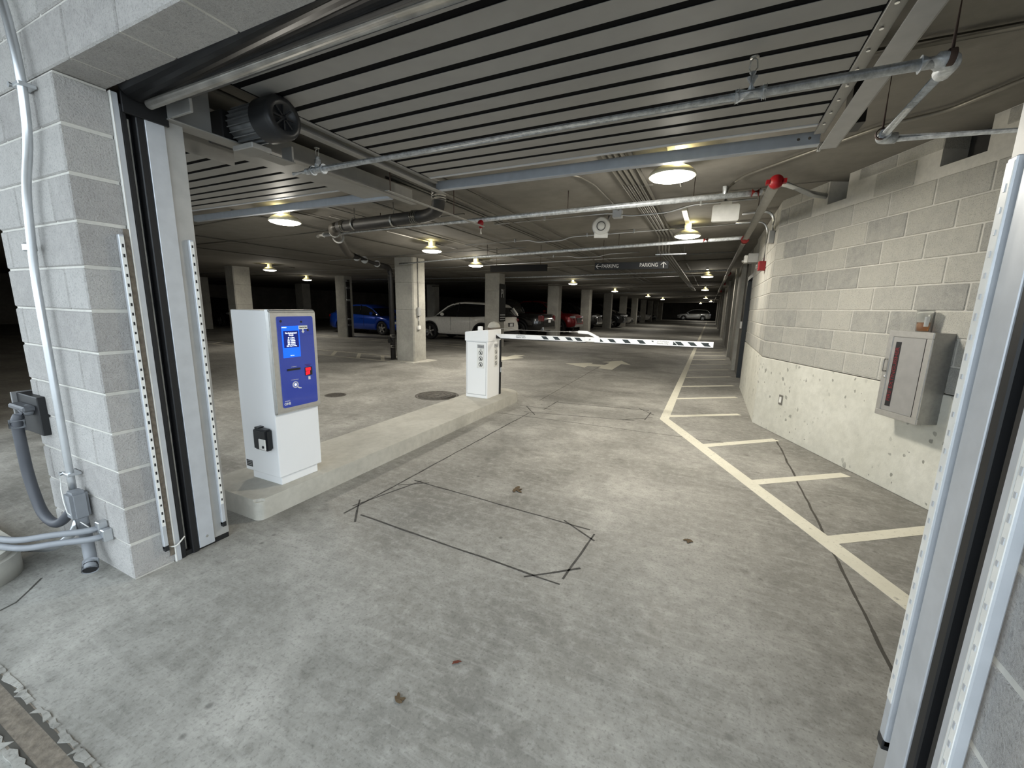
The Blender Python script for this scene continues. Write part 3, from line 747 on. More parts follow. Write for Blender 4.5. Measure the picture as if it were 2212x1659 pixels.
bm = BM(); tube(bm, [(-3.06, 5.38, 1.165), (-2.95, 5.40, 1.175), (-2.5, 5.405, 1.162), (-2.0, 5.405, 1.163), (-1.60, 5.405, 1.173)], 0.0035, 8); part('tension_cable', bm, CLAMP, t)
bm = BM(); tube(bm, [(-1.72, 5.405, 1.170), (-1.60, 5.405, 1.173)], 0.009, 8); part('cable_ferrule', bm, GATEW, t)
bm = BM(); lathe(bm, [(0.0, 1.12), (0.038, 1.12), (0.040, 1.165), (0.036, 1.19), (0.0, 1.195)], Matrix.Translation((-3.09, 5.37, 0)), 18); part('pivot_cap', bm, GATEW, t)

# bollard behind the barrier
t = thing('bollard', 'round-topped concrete bollard standing behind the barrier cabinet', 'bollard', (-3.12, 5.86, 0.15))
bm = BM(); lathe(bm, [(0.098, 0.15), (0.098, 1.09)], Matrix.Translation((-3.12, 5.86, 0)), 24); part('post', bm, KERB, t)
bm = BM(); lathe(bm, [(0.099, 1.09), (0.099, 1.16)], Matrix.Translation((-3.12, 5.86, 0)), 24); part('band', bm, pm('band_brown', g3(0.12, 0.09, 0.065), 0.6), t)
bm = BM(); lathe(bm, [(0.103, 1.16), (0.098, 1.18), (0.08, 1.215), (0.05, 1.24), (0.0, 1.25)], Matrix.Translation((-3.12, 5.86, 0)), 24); part('domed_cap', bm, KERB, t)

# ================================================================== floor fittings and litter
t = thing('manhole_cover', 'round iron manhole cover beside the kerb island', 'manhole', (-4.0, 5.52, 0))
bm = BM(); lathe(bm, [(0.36, 0.0), (0.36, 0.005), (0.33, 0.005), (0.33, 0.0)], Matrix.Translation((-4.0, 5.52, 0)), 32); part('frame', bm, RUSTY, t)
bm = BM(); lathe(bm, [(0.32, 0.0), (0.32, 0.004), (0.0, 0.004)], Matrix.Translation((-4.0, 5.52, 0)), 32); cv = part('cover', bm, RUSTY, t)
for r in (0.26, 0.18):
    bm = BM(); lathe(bm, [(r, 0.004), (r, 0.008), (r-0.02, 0.008), (r-0.02, 0.004)], Matrix.Translation((-4.0, 5.52, 0)), 32); part('rib', bm, RUSTY, cv)
bm = BM(); strip(bm, (-4.24, 5.52), (-3.76, 5.52), 0.02, 0.008); strip(bm, (-4.0, 5.28), (-4.0, 5.76), 0.02, 0.0081); part('rib', bm, RUSTY, cv)
t = thing('floor_drain', 'small round floor drain grate near the pay station', 'drain', (-5.43, 4.70, 0))
bm = BM(); lathe(bm, [(0.165, 0.0), (0.165, 0.006), (0.14, 0.006), (0.14, 0.0)], Matrix.Translation((-5.43, 4.70, 0)), 28); part('rim', bm, RUSTY, t)
bm = BM(); lathe(bm, [(0.14, 0.001), (0.0, 0.001)], Matrix.Translation((-5.43, 4.70, 0)), 28); part('sump', bm, INK, t)
for i in range(7):
    x = -5.43-0.114+0.038*i; h = math.sqrt(0.14**2-(x+5.43)**2)
    bm = BM(); box(bm, x-0.009, x+0.009, 4.70-h, 4.70+h, 0.001, 0.006); part('bar', bm, RUSTY, t)
for i, (x, y, lb, r) in enumerate(((0.01, 2.72, 'small curled brown leaf on the bare floor near the lane line', 0.035), (-1.29, 2.90, 'dark crumpled scrap on the floor inside the loop cut', 0.055), (-0.83, 1.25, 'small reddish leaf on the floor in the foreground', 0.018),
        (-0.93, 1.02, 'dark leaf scrap nearest the bottom centre of the floor', 0.025), (0.70, 1.50, 'tuft of debris on the floor by the right door guide', 0.03))):
    bm = BM(); rr = random.Random(i)
    for k in range(4):
        M = Matrix.Translation((x+rr.uniform(-r, r)*0.6, y+rr.uniform(-r, r)*0.6, 0.004)) @ Matrix.Rotation(rr.uniform(0, 6), 4, 'Z') @ Matrix.Rotation(rr.uniform(-0.3, 0.3), 4, 'X')
        prism(bm, [(-r*0.6, 0), (-r*0.2, r*0.28), (r*0.5, r*0.2), (r*0.75, 0), (r*0.3, -r*0.25), (-r*0.3, -r*0.2)], 0, 0.002, M)
    solo('dry_leaf', bm, LEAF if i != 2 else pm('red_leaf', g3(0.12, 0.03, 0.015), 0.8), lb, 'leaf', (x, y, 0))

# ================================================================== door guides (jambs)
def guide(side, X, label):
    """side=+1: guide whose face looks towards +x (left jamb)"""
    t = thing('door_guide', label, 'door guide', (X-side*0.05, 1.26, 0.0))
    ZT = 2.40
    def b(name, y0, y1, d0, d1, z0, z1, mat, par=t, bev=0.002):
        xa, xb = sorted((X-side*d0, X-side*d1)); return part(name, bbox_(xa, xb, y0, y1, z0, z1, bev), mat, par)
    b('front_angle', 1.106, 1.132, -0.004, 0.12, 0.0, 2.44, ALU)
    b('front_edge', 1.102, 1.108, -0.006, 0.02, 0.0, 2.44, WHITE)
    b('rubber_seal', 1.134, 1.158, 0.0, 0.05, 0.0, ZT, RUB, bev=0.004)
    b('slot_back', 1.150, 1.205, 0.075, 0.10, 0.0, ZT, INK, bev=0)
    b('chain_rail', 1.168, 1.180, 0.035, 0.075, 0.0, ZT-0.05, ROD)
    b('rubber_seal', 1.192, 1.226, -0.002, 0.05, 0.0, ZT, RUB, bev=0.004)
    pl = b('cover_plate', 1.228, 1.312, -0.004, 0.10, 0.015, ZT+0.02, ALU)
    M = planeM((X+side*0.004, 1.27, 0), (0, side, 0), (0, 0, 1))
    for z in (0.075,):
        bm = BM(); prism(bm, disc(0.0, z, 0.008, 10), 0, 0.003, M); part('screw', bm, CHROME, pl)
    b('rear_plate', 1.314, 1.405, 0.012, 0.10, 0.03, ZT+0.02, ALUD)
    b('foot_seal', 1.11, 1.40, 0.01, 0.10, 0.0, 0.03, RUB, bev=0)
    return t
guide(1, XR, 'aluminium overhead door guide on the left jamb by the pillar')
guide(-1, OX, 'aluminium overhead door guide on the right jamb')
def light_curtain(side, X, y, z0, z1, label, w=0.022, cell=None):
    """photo-cell strip with white and dark cells"""
    t = thing('light_curtain', label, 'sensor strip', (X, y, z0))
    s_ = side
    xa, xb = sorted((X, X+s_*0.022)); part('housing', bbox_(xa, xb, y-w/2, y+w/2, z0, z1, 0.003), ALU, t)
    xa, xb = sorted((X+s_*0.0215, X+s_*0.024)); part('window', bbox_(xa, xb, y-w/2+0.003, y+w/2-0.003, z0+0.14, z1-0.01, 0), WHITE, t)
    xa, xb = sorted((X+s_*0.0235, X+s_*0.0255)); k = 0; z = z0+0.17
    me = mesh('cell', bbox_(xa, xb, y-0.0035, y+0.0035, -0.0075, 0.0075, 0), cell or INK)
    me.transform(Matrix.Translation(-Vector((X, y, 0))))
    while z < z1-0.03:
        c = link('cell', me, t); c.location = (0, 0, z-z0); c.scale = (1, 1, random.uniform(0.7, 1.2)); z += 0.047
    xa, xb = sorted((X, X+s_*0.024)); part('end_cap', bbox_(xa, xb, y-w/2, y+w/2, z0-0.012, z0+0.02, 0.002), BLKP, t)
    return t
light_curtain(1, XR+0.002, 1.060, 0.11, 1.79, 'safety light curtain strip on the block reveal of the pillar')
light_curtain(1, XR-0.012, 1.372, 0.10, 1.81, 'safety light curtain strip on the rear plate of the left guide')
light_curtain(-1, OX-0.002, 1.050, 0.05, 1.83, 'safety light curtain strip on the block reveal at the right edge', cell=ALU)
light_curtain(-1, OX+0.012, 1.345, 0.28, 1.83, 'safety light curtain strip on the inner edge of the right guide', w=0.034, cell=ALU)
# foam-filled joint and stray wire next to the left guide
bm = BM(); box(bm, XR-0.05, XR+0.003, 1.080, 1.101, 0.05, 1.82); solo('joint_filler', bm, FOAM, 'tan foam joint filler between pillar blocks and left door guide', 'filler', (XR, 1.09, 0.05))
bm = BM(); tube(bm, fillet([(XR+0.005, 1.07, 0.115), (XR+0.03, 1.10, 0.105), (XR+0.02, 1.15, 0.14)], 0.03), 0.004, 6); solo('loose_wire', bm, WHITE, 'short white wire looped at the foot of the left door guide', 'wire', (XR+0.01, 1.1, 0.1))

# ================================================================== overhead sectional doors
ZD = 2.60
def slat_door(name, label, x0, x1, ya, n_, pitch, cat='overhead door'):
    t = thing(name, label, cat, ((x0+x1)/2, ya, ZD))
    me = None
    for i in range(n_):
        y0 = ya+pitch*i
        if me is None:
            bm = bbox_(x0, x1, y0+0.021, y0+pitch-0.021, ZD, ZD+0.003, 0.001)
            bm.transform(INV[t.name]); me = mesh('slat', bm, SLAT)
        o = link('slat', me, t); o.location = (0, pitch*i, 0)
    bm = BM(); box(bm, x0-0.02, x1+0.02, ya, ya+pitch*n_-0.02, ZD+0.004, ZD+0.015); part('hinge_rubber', bm, pm('slat_rubber', g3(0.006, 0.006, 0.007), 0.8, spec=0.1), t)
    yb = ya+pitch*n_-0.02
    part('end_strip', bbox_(x0, x1, yb, yb+0.03, ZD-0.006, ZD+0.03, 0.003), ALU, t)
    return t, yb
D1, yb = slat_door('overhead_door', 'open slatted grey overhead door stored under the ceiling of the entry lane', -2.385, 0.465, 1.24, 13, 0.153)
part('end_beam', bbox_(-2.47, 0.52, 3.43, 3.49, ZD-0.045, ZD+0.035, 0.004), BEAM, D1)
bm = BM()
for x in (0.40, 0.46):
    prism(bm, disc(x, ZD-0.005, 0.009, 10), 0, 0.004, planeM((0, 3.43, 0), (1, 0, 0), (0, 0, 1)))
part('bolt', bm, CHROME, D1)
def track(parent, xs, xi, y0, y1, lite):
    """xs outer side, xi inner"""
    a, b = sorted((xs, xi))
    part('track_flange', bbox_(a, b, y0, y1, ZD-0.05, ZD-0.044, 0.001), lite, parent)
    xo = a if xs < xi else b
    part('track_web', bbox_(min(xs, xs+0.006), max(xs, xs+0.006), y0, y1, ZD-0.05, ZD+0.07, 0.001), TRACK, parent)
track(D1, 0.625, 0.535, 1.3, 3.53, pm('track_light', g3(0.42, 0.42, 0.42), 0.45, 0.3))
part('roller_rail', bbox_(0.468, 0.525, 1.3, 3.35, ZD-0.012, ZD+0.0, 0.002), TRACK, D1)
for i in range(12):
    bm = BM(); tube(bm, [(0.49, 1.5+0.153*i, ZD-0.012), (0.49, 1.5+0.153*i, ZD-0.018)], 0.008, 8); part('rivet', bm, CHROME, D1)
track(D1, -2.50, -2.435, 1.86, 3.55, TRACK)
part('roller_rail', bbox_(-2.43, -2.39, 1.86, 3.35, ZD-0.012, ZD+0.0, 0.002), TRACK, D1)
part('hanger_plate', bbox_(0.62, 0.70, 3.25, 3.40, ZD-0.01, 2.83, 0.002), BLKM, D1)
# vertical run of the track continuing as a rail behind
D2, yb2 = slat_door('overhead_door', 'open slatted grey overhead door stored under the ceiling of the exit lane at left', -6.55, -3.45, 1.24, 13, 0.153)
part('end_beam', bbox_(-6.6, -3.10, 3.50, 3.56, ZD-0.045, ZD+0.035, 0.004), BEAM, D2)
part('track_plate', bbox_(-3.45, -2.98, 1.45, 3.62, ZD-0.02, ZD-0.012, 0.002), SLAT, D2)
part('track_web', bbox_(-2.98, -2.965, 1.30, 3.7, ZD-0.075, ZD+0.07, 0.002), TRACK, D2)
part('track_flange', bbox_(-2.965, -2.91, 1.30, 3.7, ZD-0.075, ZD-0.069, 0.001), TRACK, D2)
part('rail_extension', bbox_(-2.665, -2.625, 2.95, 4.66, 2.450, 2.456, 0.001), TRACK, D2)
for y_ in (3.0, 4.0):
    bm = BM(); tube(bm, [(-2.645, y_, 2.456), (-2.645, y_, zc(-2.645))], 0.005, 6); part('rail_hanger', bm, RUST, D2)
part('stop_plate', bbox_(-3.22, -3.215, 1.66, 2.02, ZD-0.16, ZD-0.02, 0.002), TRACK, D2)
# barrel and rod at the lintel
t = thing('door_barrel', 'dark steel door barrel with silver rod under the lintel', 'barrel', (-1.05, 1.19, 2.44))
bm = BM(); tube(bm, [(-2.60, 1.190, 2.498), (0.52, 1.190, 2.498)], 0.078, 24); part('barrel', bm, DRUM, t)
bm = BM(); tube(bm, [(-2.56, 1.222, 2.412), (0.50, 1.222, 2.412)], 0.021, 14); part('rod', bm, ROD, t)
bm = BM(); tube(bm, [(-2.50, 1.315, 2.50), (0.46, 1.315, 2.50)], 0.045, 16); part('lower_roller', bm, pm('roller_grey', g3(0.16, 0.155, 0.15), 0.5, 0.3), t)
part('end_plate', bbox_(-2.64, -2.625, 1.14, 1.33, 2.36, 2.60, 0.002), BLKM, t)
# drive motor with fins
t = thing('door_motor', 'finned grey electric door motor with black fan cowl beside the left guide', 'motor', (-2.40, 1.60, 2.35))
part('mounting_plate', bbox_(-2.88, -2.42, 1.325, 1.340, 2.40, 2.72, 0.002), SLAT, t)
part('side_plate', bbox_(-2.67, -2.662, 1.34, 1.56, 2.40, 2.70, 0.002), SLAT, t)
part('base_channel', bbox_(-2.72, -2.60, 1.32, 2.04, 2.392, 2.40, 0.002), TRACK, t)
part('cross_bracket', bbox_(-2.72, -2.62, 2.03, 2.045, 2.395, 2.50, 0.002), TRACK, t)
MX = axisM((-2.60, 1.70, 2.486), (1, 0, 0))
bm = BM(); lathe(bm, [(0.0, -0.06), (0.06, -0.06), (0.06, 0.0), (0.088, 0.0), (0.088, 0.24), (0.0, 0.24)], MX, 28); mo = part('motor_body', bm, pm('motor_grey', g3(0.14, 0.145, 0.15), 0.45, 0.3), t)
fin = None
for i in range(22):
    a = 2*PI*i/22
    bm = BM(); box(bm, 0.085, 0.104, -0.0025, 0.0025, 0.01, 0.235, MX @ Matrix.Rotation(a, 4, 'Z')); part('fin', bm, MATS['motor_grey'], mo)
bm = BM(); lathe(bm, [(0.112, 0.225), (0.112, 0.345), (0.102, 0.368), (0.070, 0.372), (0.062, 0.352), (0.0, 0.352)], MX, 28); cw = part('fan_cowl', bm, BLKP, t)
for i in range(8):
    a = 2*PI*i/8
    bm = BM(); box(bm, 0.015, 0.065, -0.004, 0.004, 0.352, 0.366, MX @ Matrix.Rotation(a, 4, 'Z')); part('cowl_rib', bm, BLKP, cw)
part('foot', bbox_(-2.62, -2.44, 1.64, 1.76, 2.345, 2.375, 0.004), TRACK, t)
part('gearbox', bbox_(-2.78, -2.63, 1.60, 1.80, 2.40, 2.56, 0.006), BLKM, t)
# ================================================================== ceiling lights
LIGHTS = ((-0.43, 4.10, 'lit ceiling lamp nearest the camera over the entry lane, behind the door beam', 1.15), (-0.46, 7.30, 'lit ceiling lamp over the entry lane beside the conduit bundle', 0.8),
    (-0.25, 15.9, 'lit ceiling lamp beyond the PARKING sign near the right wall', 0.6), (-0.44, 25.6, 'fourth ceiling lamp down the entry lane', 0.45),
    (-0.6, 42.0, 'distant ceiling lamp above the silver crossover', 0.45), (-0.2, 56.0, 'farthest ceiling lamp close to the right wall', 0.5),
    (-5.22, 3.87, 'lit ceiling lamp above left of the pay station, left of the black drain pipe', 0.62), (-5.08, 6.90, 'lit ceiling lamp just above the nearest concrete column', 0.75),
    (-5.64, 9.55, 'lit ceiling lamp left of the blank black sign', 1.2), (-5.5, 17.5, 'lit ceiling lamp above the red pickup', 0.6),
    (-5.29, 25.1, 'small distant ceiling lamp above the silver-nosed truck', 0.6), (-4.70, 34.9, 'small distant ceiling lamp above the white van', 0.6), (-4.5, 44.0, 'faint farthest ceiling lamp over the column row', 0.6),
    (-12.9, 8.9, 'small ceiling lamp beside the column behind the pay station', 0.5), (-16.5, 13.1, 'small ceiling lamp between the two far left columns', 0.5),
    (-1.6, 69.0, 'tiny ceiling lamp just in front of the silver crossover', 1.0))
def lamp(x, y, label, pw):
    z = zc(x); t = thing('ceiling_lamp', label, 'ceiling lamp', (x, y, z), 0, 'round ceiling lamps')
    T = Matrix.Translation((x, y, 0))
    part('junction_box', bbox_(x-0.05, x+0.05, y-0.05, y+0.05, z-0.085, z, 0.004), DISH, t)
    bm = BM(); lathe(bm, [(0.0, z-0.085), (0.05, z-0.085), (0.10, z-0.100), (0.16, z-0.128), (0.195, z-0.165), (0.200, z-0.185), (0.188, z-0.186), (0.15, z-0.15), (0.0, z-0.12)], T, 32); part('dish', bm, DISH, t)
    bm = BM(); lathe(bm, [(0.186, z-0.180), (0.178, z-0.196), (0.13, z-0.210), (0.07, z-0.216), (0.0, z-0.218)], T, 32); part('lens', bm, LENS, t, 'glowing white lens')
    bm = BM(); tube(bm, [(x, y+0.05, z-0.03), (x, y+0.9, z-0.03)], 0.011, 8); part('feed_conduit', bm, CONDW, t)
    if x > -1: part('strut_channel', bbox_(x-0.035, x+0.035, y-1.1, y-0.06, z-0.03, z, 0.003), DISH, t)
    for dz, nm, en, kind in ((-0.235, 'lamp_light', LAMP_W*pw*0.78, 'AREA'), (-0.30, 'lamp_globe', LAMP_W*pw*0.34, 'GLOBE'), (-0.05, 'lamp_uplight', LAMP_W*pw*0.045, 'POINT')):
        ld = bpy.data.lights.new(nm, 'POINT' if kind == 'GLOBE' else kind); ld.energy = en; ld.color = LAMP_COL
        if kind == 'AREA': ld.shape = 'DISK'; ld.size = 0.36
        elif kind == 'GLOBE': ld.shadow_soft_size = 0.07
        else: ld.shadow_soft_size = 0.03; ld.color = (1.0, 0.88, 0.45)
        lo = bpy.data.objects.new(nm, ld); COL.objects.link(lo); lo.parent = t
        lo.location = (0.06, -0.12, dz) if kind == 'POINT' else (0, 0, dz)
for a in LIGHTS: lamp(*a)

# ================================================================== sprinkler pipes
def tee_head(bm_list, x, y, z, up=True): pass
t = thing('sprinkler_pipe', 'galvanised sprinkler pipe running below the stored entry lane door', 'pipe', (-1.0, 2.24, 2.42))
z1 = 2.42
P = [(-2.76, 2.25, z1), (0.70, 2.24, z1)]
bm = BM(); tube(bm, P, 0.0215, 14); part('branch_pipe', bm, GALV, t)
bm = BM(); tube(bm, fillet([(0.62, 2.24, z1), (0.72, 2.24, z1), (0.72, 2.34, z1)], 0.06), 0.031, 14); part('elbow', bm, GALV, t)
bm = BM(); tube(bm, [(0.72, 2.30, z1), (0.73, 3.02, z1)], 0.0195, 14); part('return_pipe', bm, GALV, t)
bm = BM(); tube(bm, fillet([(0.73, 2.96, z1), (0.73, 3.04, z1), (0.80, 3.05, z1)], 0.04), 0.027, 14); part('elbow', bm, GALV, t)
bm = BM(); tube(bm, [(0.76, 3.05, z1), (2.6, 3.40, z1)], 0.018, 12); part('branch_pipe', bm, GALV, t)
for x, y in ((0.06, 2.24), (-2.64, 2.25)):
    bm = BM(); tube(bm, [(x-0.055, y, z1), (x+0.055, y, z1)], 0.029, 14); tube(bm, [(x-0.06, y, z1), (x-0.045, y, z1)], 0.033, 14); tube(bm, [(x+0.045, y, z1), (x+0.06, y, z1)], 0.033, 14)
    tube(bm, [(x, y, z1), (x, y, z1+0.065)], [0.026, 0.022], 14); tube(bm, [(x, y, z1+0.06), (x, y, z1+0.085)], 0.015, 6); part('tee', bm, GALV, t)
    bm = BM(); zz = z1+0.085
    for s_ in (-1, 1): tube(bm, [(x+s_*0.004, y, zz), (x+s_*0.016, y, zz+0.015), (x+s_*0.012, y, zz+0.045), (x, y, zz+0.055)], 0.003, 6)
    lathe(bm, [(0.0, zz+0.055), (0.018, zz+0.055), (0.018, zz+0.059), (0.0, zz+0.059)], Matrix.Translation((x, y, 0)), 12); part('sprinkler_head', bm, CLAMP, t)
for x, y in ((0.70, 2.22), (0.715, 2.52+0.44)):
    bm = BM(); tube(bm, [(x, y, z1+0.02), (x, y, zc(x))], 0.006, 6); part('hanger_rod', bm, RUST, t)
    bm = BM(); lathe(bm, [(0.028, -0.01), (0.028, 0.01), (0.024, 0.01), (0.024, -0.01)], axisM((x, y, z1), (1, 0, 0) if y < 2.5 else (0, 1, 0)), 16); part('hanger_ring', bm, RUST, t)
bm = BM(); tube(bm, [(-2.9, 2.25, z1), (-2.76, 2.25, z1)], 0.014, 10); part('end_plug', bm, GALV, t)

def pipe_run(name, label, pts, r, mat, cat='pipe', couplings=(), hangers=(), cmat=None, fil=0.0, group=None):
    loc = pts[0]; t = thing(name, label, cat, loc, 0, group)
    bm = BM(); tube(bm, fillet(pts, fil) if fil else pts, r, 12); part('pipe', bm, mat, t)
    for (p, d) in couplings:
        p = Vector(p); d = Vector(d).normalized(); bm = BM(); tube(bm, [p-d*r*1.1, p+d*r*1.1], r*1.35, 14); part('coupling', bm, cmat or REDD, t)
    for (p, ) in hangers:
        p = Vector(p); bm = BM(); tube(bm, [p, (p.x, p.y, zc(p.x))], 0.005, 6); part('hanger_rod', bm, RUST, t)
    return t
t = pipe_run('sprinkler_pipe', 'galvanised sprinkler pipe crossing the lane above the white box', [(-5.4, 4.62, 2.49), (-2.72, 4.72, 2.55), (0.33, 4.83, 2.62)], 0.028, GALV,
    couplings=(((0.27, 4.83, 2.62), (1, 0, 0)),), hangers=(((-1.6, 4.76, 2.575),), ((-0.28, 4.80, 2.60),), ((-4.3, 4.66, 2.51),)))
bm = BM(); tube(bm, [(-2.72, 4.72, 2.55), (-2.72, 4.72, 2.45)], 0.024, 10); part('valve_body', bm, RED, t)
bm = BM(); lathe(bm, [(0.0, -0.006), (0.04, -0.006), (0.04, 0.006), (0.0, 0.006)], axisM((-2.70, 4.68, 2.50), (0, -1, 0)), 14); part('valve_wheel', bm, RED, t)
bm = BM(); tube(bm, [(-2.72, 4.72, 2.46), (-2.72, 4.72, 2.38)], 0.014, 8); part('test_nipple', bm, WHITE, t)
bm = BM(); tube(bm, [(-5.52, 4.62, 2.487), (-5.38, 4.62, 2.49)], 0.034, 12); part('end_cap', bm, WHITE, t)
bm = BM(); tube(bm, [(-0.02, 4.815, 2.615), (0.0, 4.815, 2.615), (0.0, 4.815, 2.70)], 0.022, 10); part('sprinkler_tee', bm, GALV, t)
pipe_run('sprinkler_pipe', 'galvanised sprinkler pipe farther down, passing under the second lane lamp', [(-7.0, 8.2, 2.46), (-4.49, 7.75, 2.50), (0.24, 7.60, 2.62), (0.42, 7.58, 2.625)], 0.028, GALV,
    couplings=(((0.36, 7.59, 2.62), (1, 0, 0)), ((-0.2, 7.61, 2.615), (1, 0, 0))), hangers=(((-4.3, 7.74, 2.51),), ((-1.6, 7.66, 2.58),)))
pipe_run('sprinkler_pipe', 'thin far sprinkler pipe behind the PARKING sign', [(-14, 14.12, 2.55), (-6.24, 14.12, 2.56), (0.3, 14.12, 2.70)], 0.025, GALV)
pipe_run('sprinkler_pipe', 'far sprinkler pipe beyond the third lane lamp', [(-14, 19.0, 2.52), (-6.2, 19.0, 2.54), (0.3, 19.0, 2.68)], 0.025, CONDW)
pipe_run('sprinkler_pipe', 'short bright sprinkler pipe crossing the lane far away', [(-2.0, 33.0, 2.5), (0.45, 33.0, 2.52)], 0.04, CONDUIT)
# riser main along the right wall with red grooved cap
t = thing('fire_main', 'grey fire main along the right wall ending in a red grooved cap', 'pipe', (0.36, 4.4, 2.59))
bm = BM(); tube(bm, [(0.39, 4.42, 2.59), (0.33, 12, 2.59), (0.25, 30, 2.58), (0.15, 60, 2.58)], 0.045, 14); part('main_pipe', bm, pm('main_grey', g3(0.27, 0.26, 0.235), 0.5, 0.4), t)
Mc = axisM((0.392, 4.36, 2.59), (0, -1, 0))
bm = BM(); lathe(bm, [(0.0, 0.008), (0.036, 0.008), (0.040, 0.0), (0.050, 0.0), (0.056, -0.01), (0.056, -0.05), (0.046, -0.05)], Mc, 24); cp_ = part('end_cap', bm, RED, t)
for s_ in (-1, 1):
    bm = BM(); box(bm, s_*0.06-0.016, s_*0.06+0.016, -0.018, 0.018, -0.055, 0.0, Mc); part('bolt_lug', bm, RED, cp_)
for y in (7.58, 14.0, 19.0, 26.0):
    bm = BM(); tube(bm, [(0.36, y-0.05, 2.59), (0.36, y+0.05, 2.59)], 0.058, 14); part('coupling', bm, REDD, t)
bm = BM(); tube(bm, [(0.33, 4.83, 2.62), (0.40, 4.83, 2.60)], 0.032, 10); part('branch_tee', bm, MATS['main_grey'], t)
for y in (5.6, 9.0, 13, 17, 22):
    bm = BM(); tube(bm, [(0.36, y, 2.63), (0.36, y, 2.85)], 0.007, 6); part('hanger_rod', bm, RUST, t)
pipe_run('wall_pipe', 'short grey pipe running from the red cap into the wall pocket', [(0.46, 4.70, 2.66), (0.80, 5.40, 2.70), (1.02, 5.70, 2.72)], 0.03, CONDUIT)
# black cast iron drain
t = thing('drain_pipe', 'black cast iron drain pipe with banded couplings, from ceiling to nearest column', 'pipe', (-4.0, 4.3, 2.5))
zt = zc(-2.85)
bm = BM(); tube(bm, fillet([(-2.86, 4.02, zt), (-2.88, 4.05, 2.62), (-2.95, 4.12, 2.555), (-3.2, 4.29, 2.55), (-4.72, 4.31, 2.515)], 0.12), 0.073, 16); part('upper_run', bm, CASTI, t)
bm = BM(); tube(bm, fillet([(-4.70, 4.31, 2.515), (-4.86, 4.33, 2.51), (-4.98, 4.45, 2.50), (-6.50, 6.10, 2.46), (-6.66, 6.30, 2.46), (-6.86, 6.55, 2.46)], 0.1), 0.068, 16); part('diagonal_run', bm, pm('iron_brown', g3(0.05, 0.045, 0.038), 0.55), t)
bm = BM(); tube(bm, fillet([(-6.80, 6.48, 2.46), (-7.56, 8.20, 2.43), (-7.62, 8.48, 2.42), (-7.62, 8.55, 2.30), (-7.62, 8.56, 0.03)], 0.14), 0.068, 16); part('down_pipe', bm, CASTI, t)
def band(p, d, n_=3, w=0.022, r=0.083, mat=CLAMP):
    d = Vector(d).normalized()
    for i in range(n_):
        q = Vector(p)+d*(i-(n_-1)/2)*w*1.35
        bm = BM(); tube(bm, [q-d*w/2, q+d*w/2], r, 16); part('clamp_band', bm, mat, t)
band((-2.865, 4.03, 2.69), (0, 0, 1), 4); band((-3.40, 4.295, 2.545), (-1, 0, 0), 3); band((-4.62, 4.31, 2.52), (-1, 0, 0), 2); band((-5.05, 4.53, 2.498), (-1, 1.08, 0), 2, 0.03, 0.078)
band((-5.35, 4.86, 2.49), (-1, 1.08, 0), 1, 0.015, 0.09); band((-6.95, 6.78, 2.455), (-0.45, 1, 0), 1, 0.05, 0.078); band((-7.10, 7.15, 2.45), (-0.45, 1, 0), 1, 0.02, 0.08); band((-7.40, 7.85, 2.44), (-0.45, 1, 0), 1, 0.02, 0.08)
band((-7.62, 8.56, 2.25), (0, 0, 1), 1, 0.10, 0.078); band((-7.62, 8.56, 0.66), (0, 0, 1), 1, 0.07, 0.078); band((-7.62, 8.56, 0.38), (0, 0, 1), 1, 0.07, 0.078)
bm = BM(); tube(bm, [(-7.62, 8.56, 0.52), (-7.64, 8.44, 0.53)], 0.06, 12); part('cleanout', bm, CASTI, t)
for x in (-3.75, -4.42):
    bm = BM(); tube(bm, [(x, 4.30, 2.60), (x, 4.30, zc(x))], 0.006, 6)
    lathe(bm, [(0.079, -0.012), (0.079, 0.012), (0.074, 0.012), (0.074, -0.012)], axisM((x, 4.30, 2.53), (1, 0, 0.02)), 18); part('hanger', bm, CLAMP, t)
# the same kind of pipe down the column in front of the blue sedan
t = thing('drain_pipe', 'black vertical drain pipe with silver couplings in front of the blue sedan', 'pipe', (-14.48, 13.5, 0))
bm = BM(); tube(bm, [(-14.47, 13.52, 0.02), (-14.47, 13.52, 2.5)], 0.085, 12); part('down_pipe', bm, CASTI, t)
for z in (0.55, 0.80, 1.62, 2.15, 2.45): band((-14.47, 13.52, z), (0, 0, 1), 1, 0.07, 0.095, CONDUIT)

# conduit bundle over the lane
t = thing('conduit_bundle', 'bundle of five parallel grey conduits under the ceiling over the lane', 'conduit', (-0.86, 7, 2.75))
for i in range(5):
    x = -0.97+0.052*i
    if i < 4: pts = fillet([(x, 1.4, zc(x)-0.035), (x, 8.05+0.05*i, zc(x)-0.035), (x, 8.15+0.05*i, 2.56), (x-0.0, 8.35, 2.54), (x-0.05, 24, 2.54)], 0.08)
    else: pts = [(x+0.01, 1.4, zc(x)-0.035), (x+0.02, 24, zc(x)-0.035)]
    bm = BM(); tube(bm, pts, 0.0165, 10); part('conduit', bm, CONDW, t)
bm = BM(); box(bm, -1.06, -0.52, 8.42, 8.46, 2.505, 2.52); part('strut', bm, CONDUIT, t)
for x in (-1.03, -0.56):
    bm = BM(); tube(bm, [(x, 8.44, 2.49), (x, 8.44, zc(x))], 0.006, 6); part('hanger_rod', bm, CONDUIT, t)
for y in (4.9, 6.4):
    bm = BM(); box(bm, -1.02, -0.70, y, y+0.03, zc(-0.86)-0.012, zc(-0.86)); part('strap', bm, CLAMP, t)
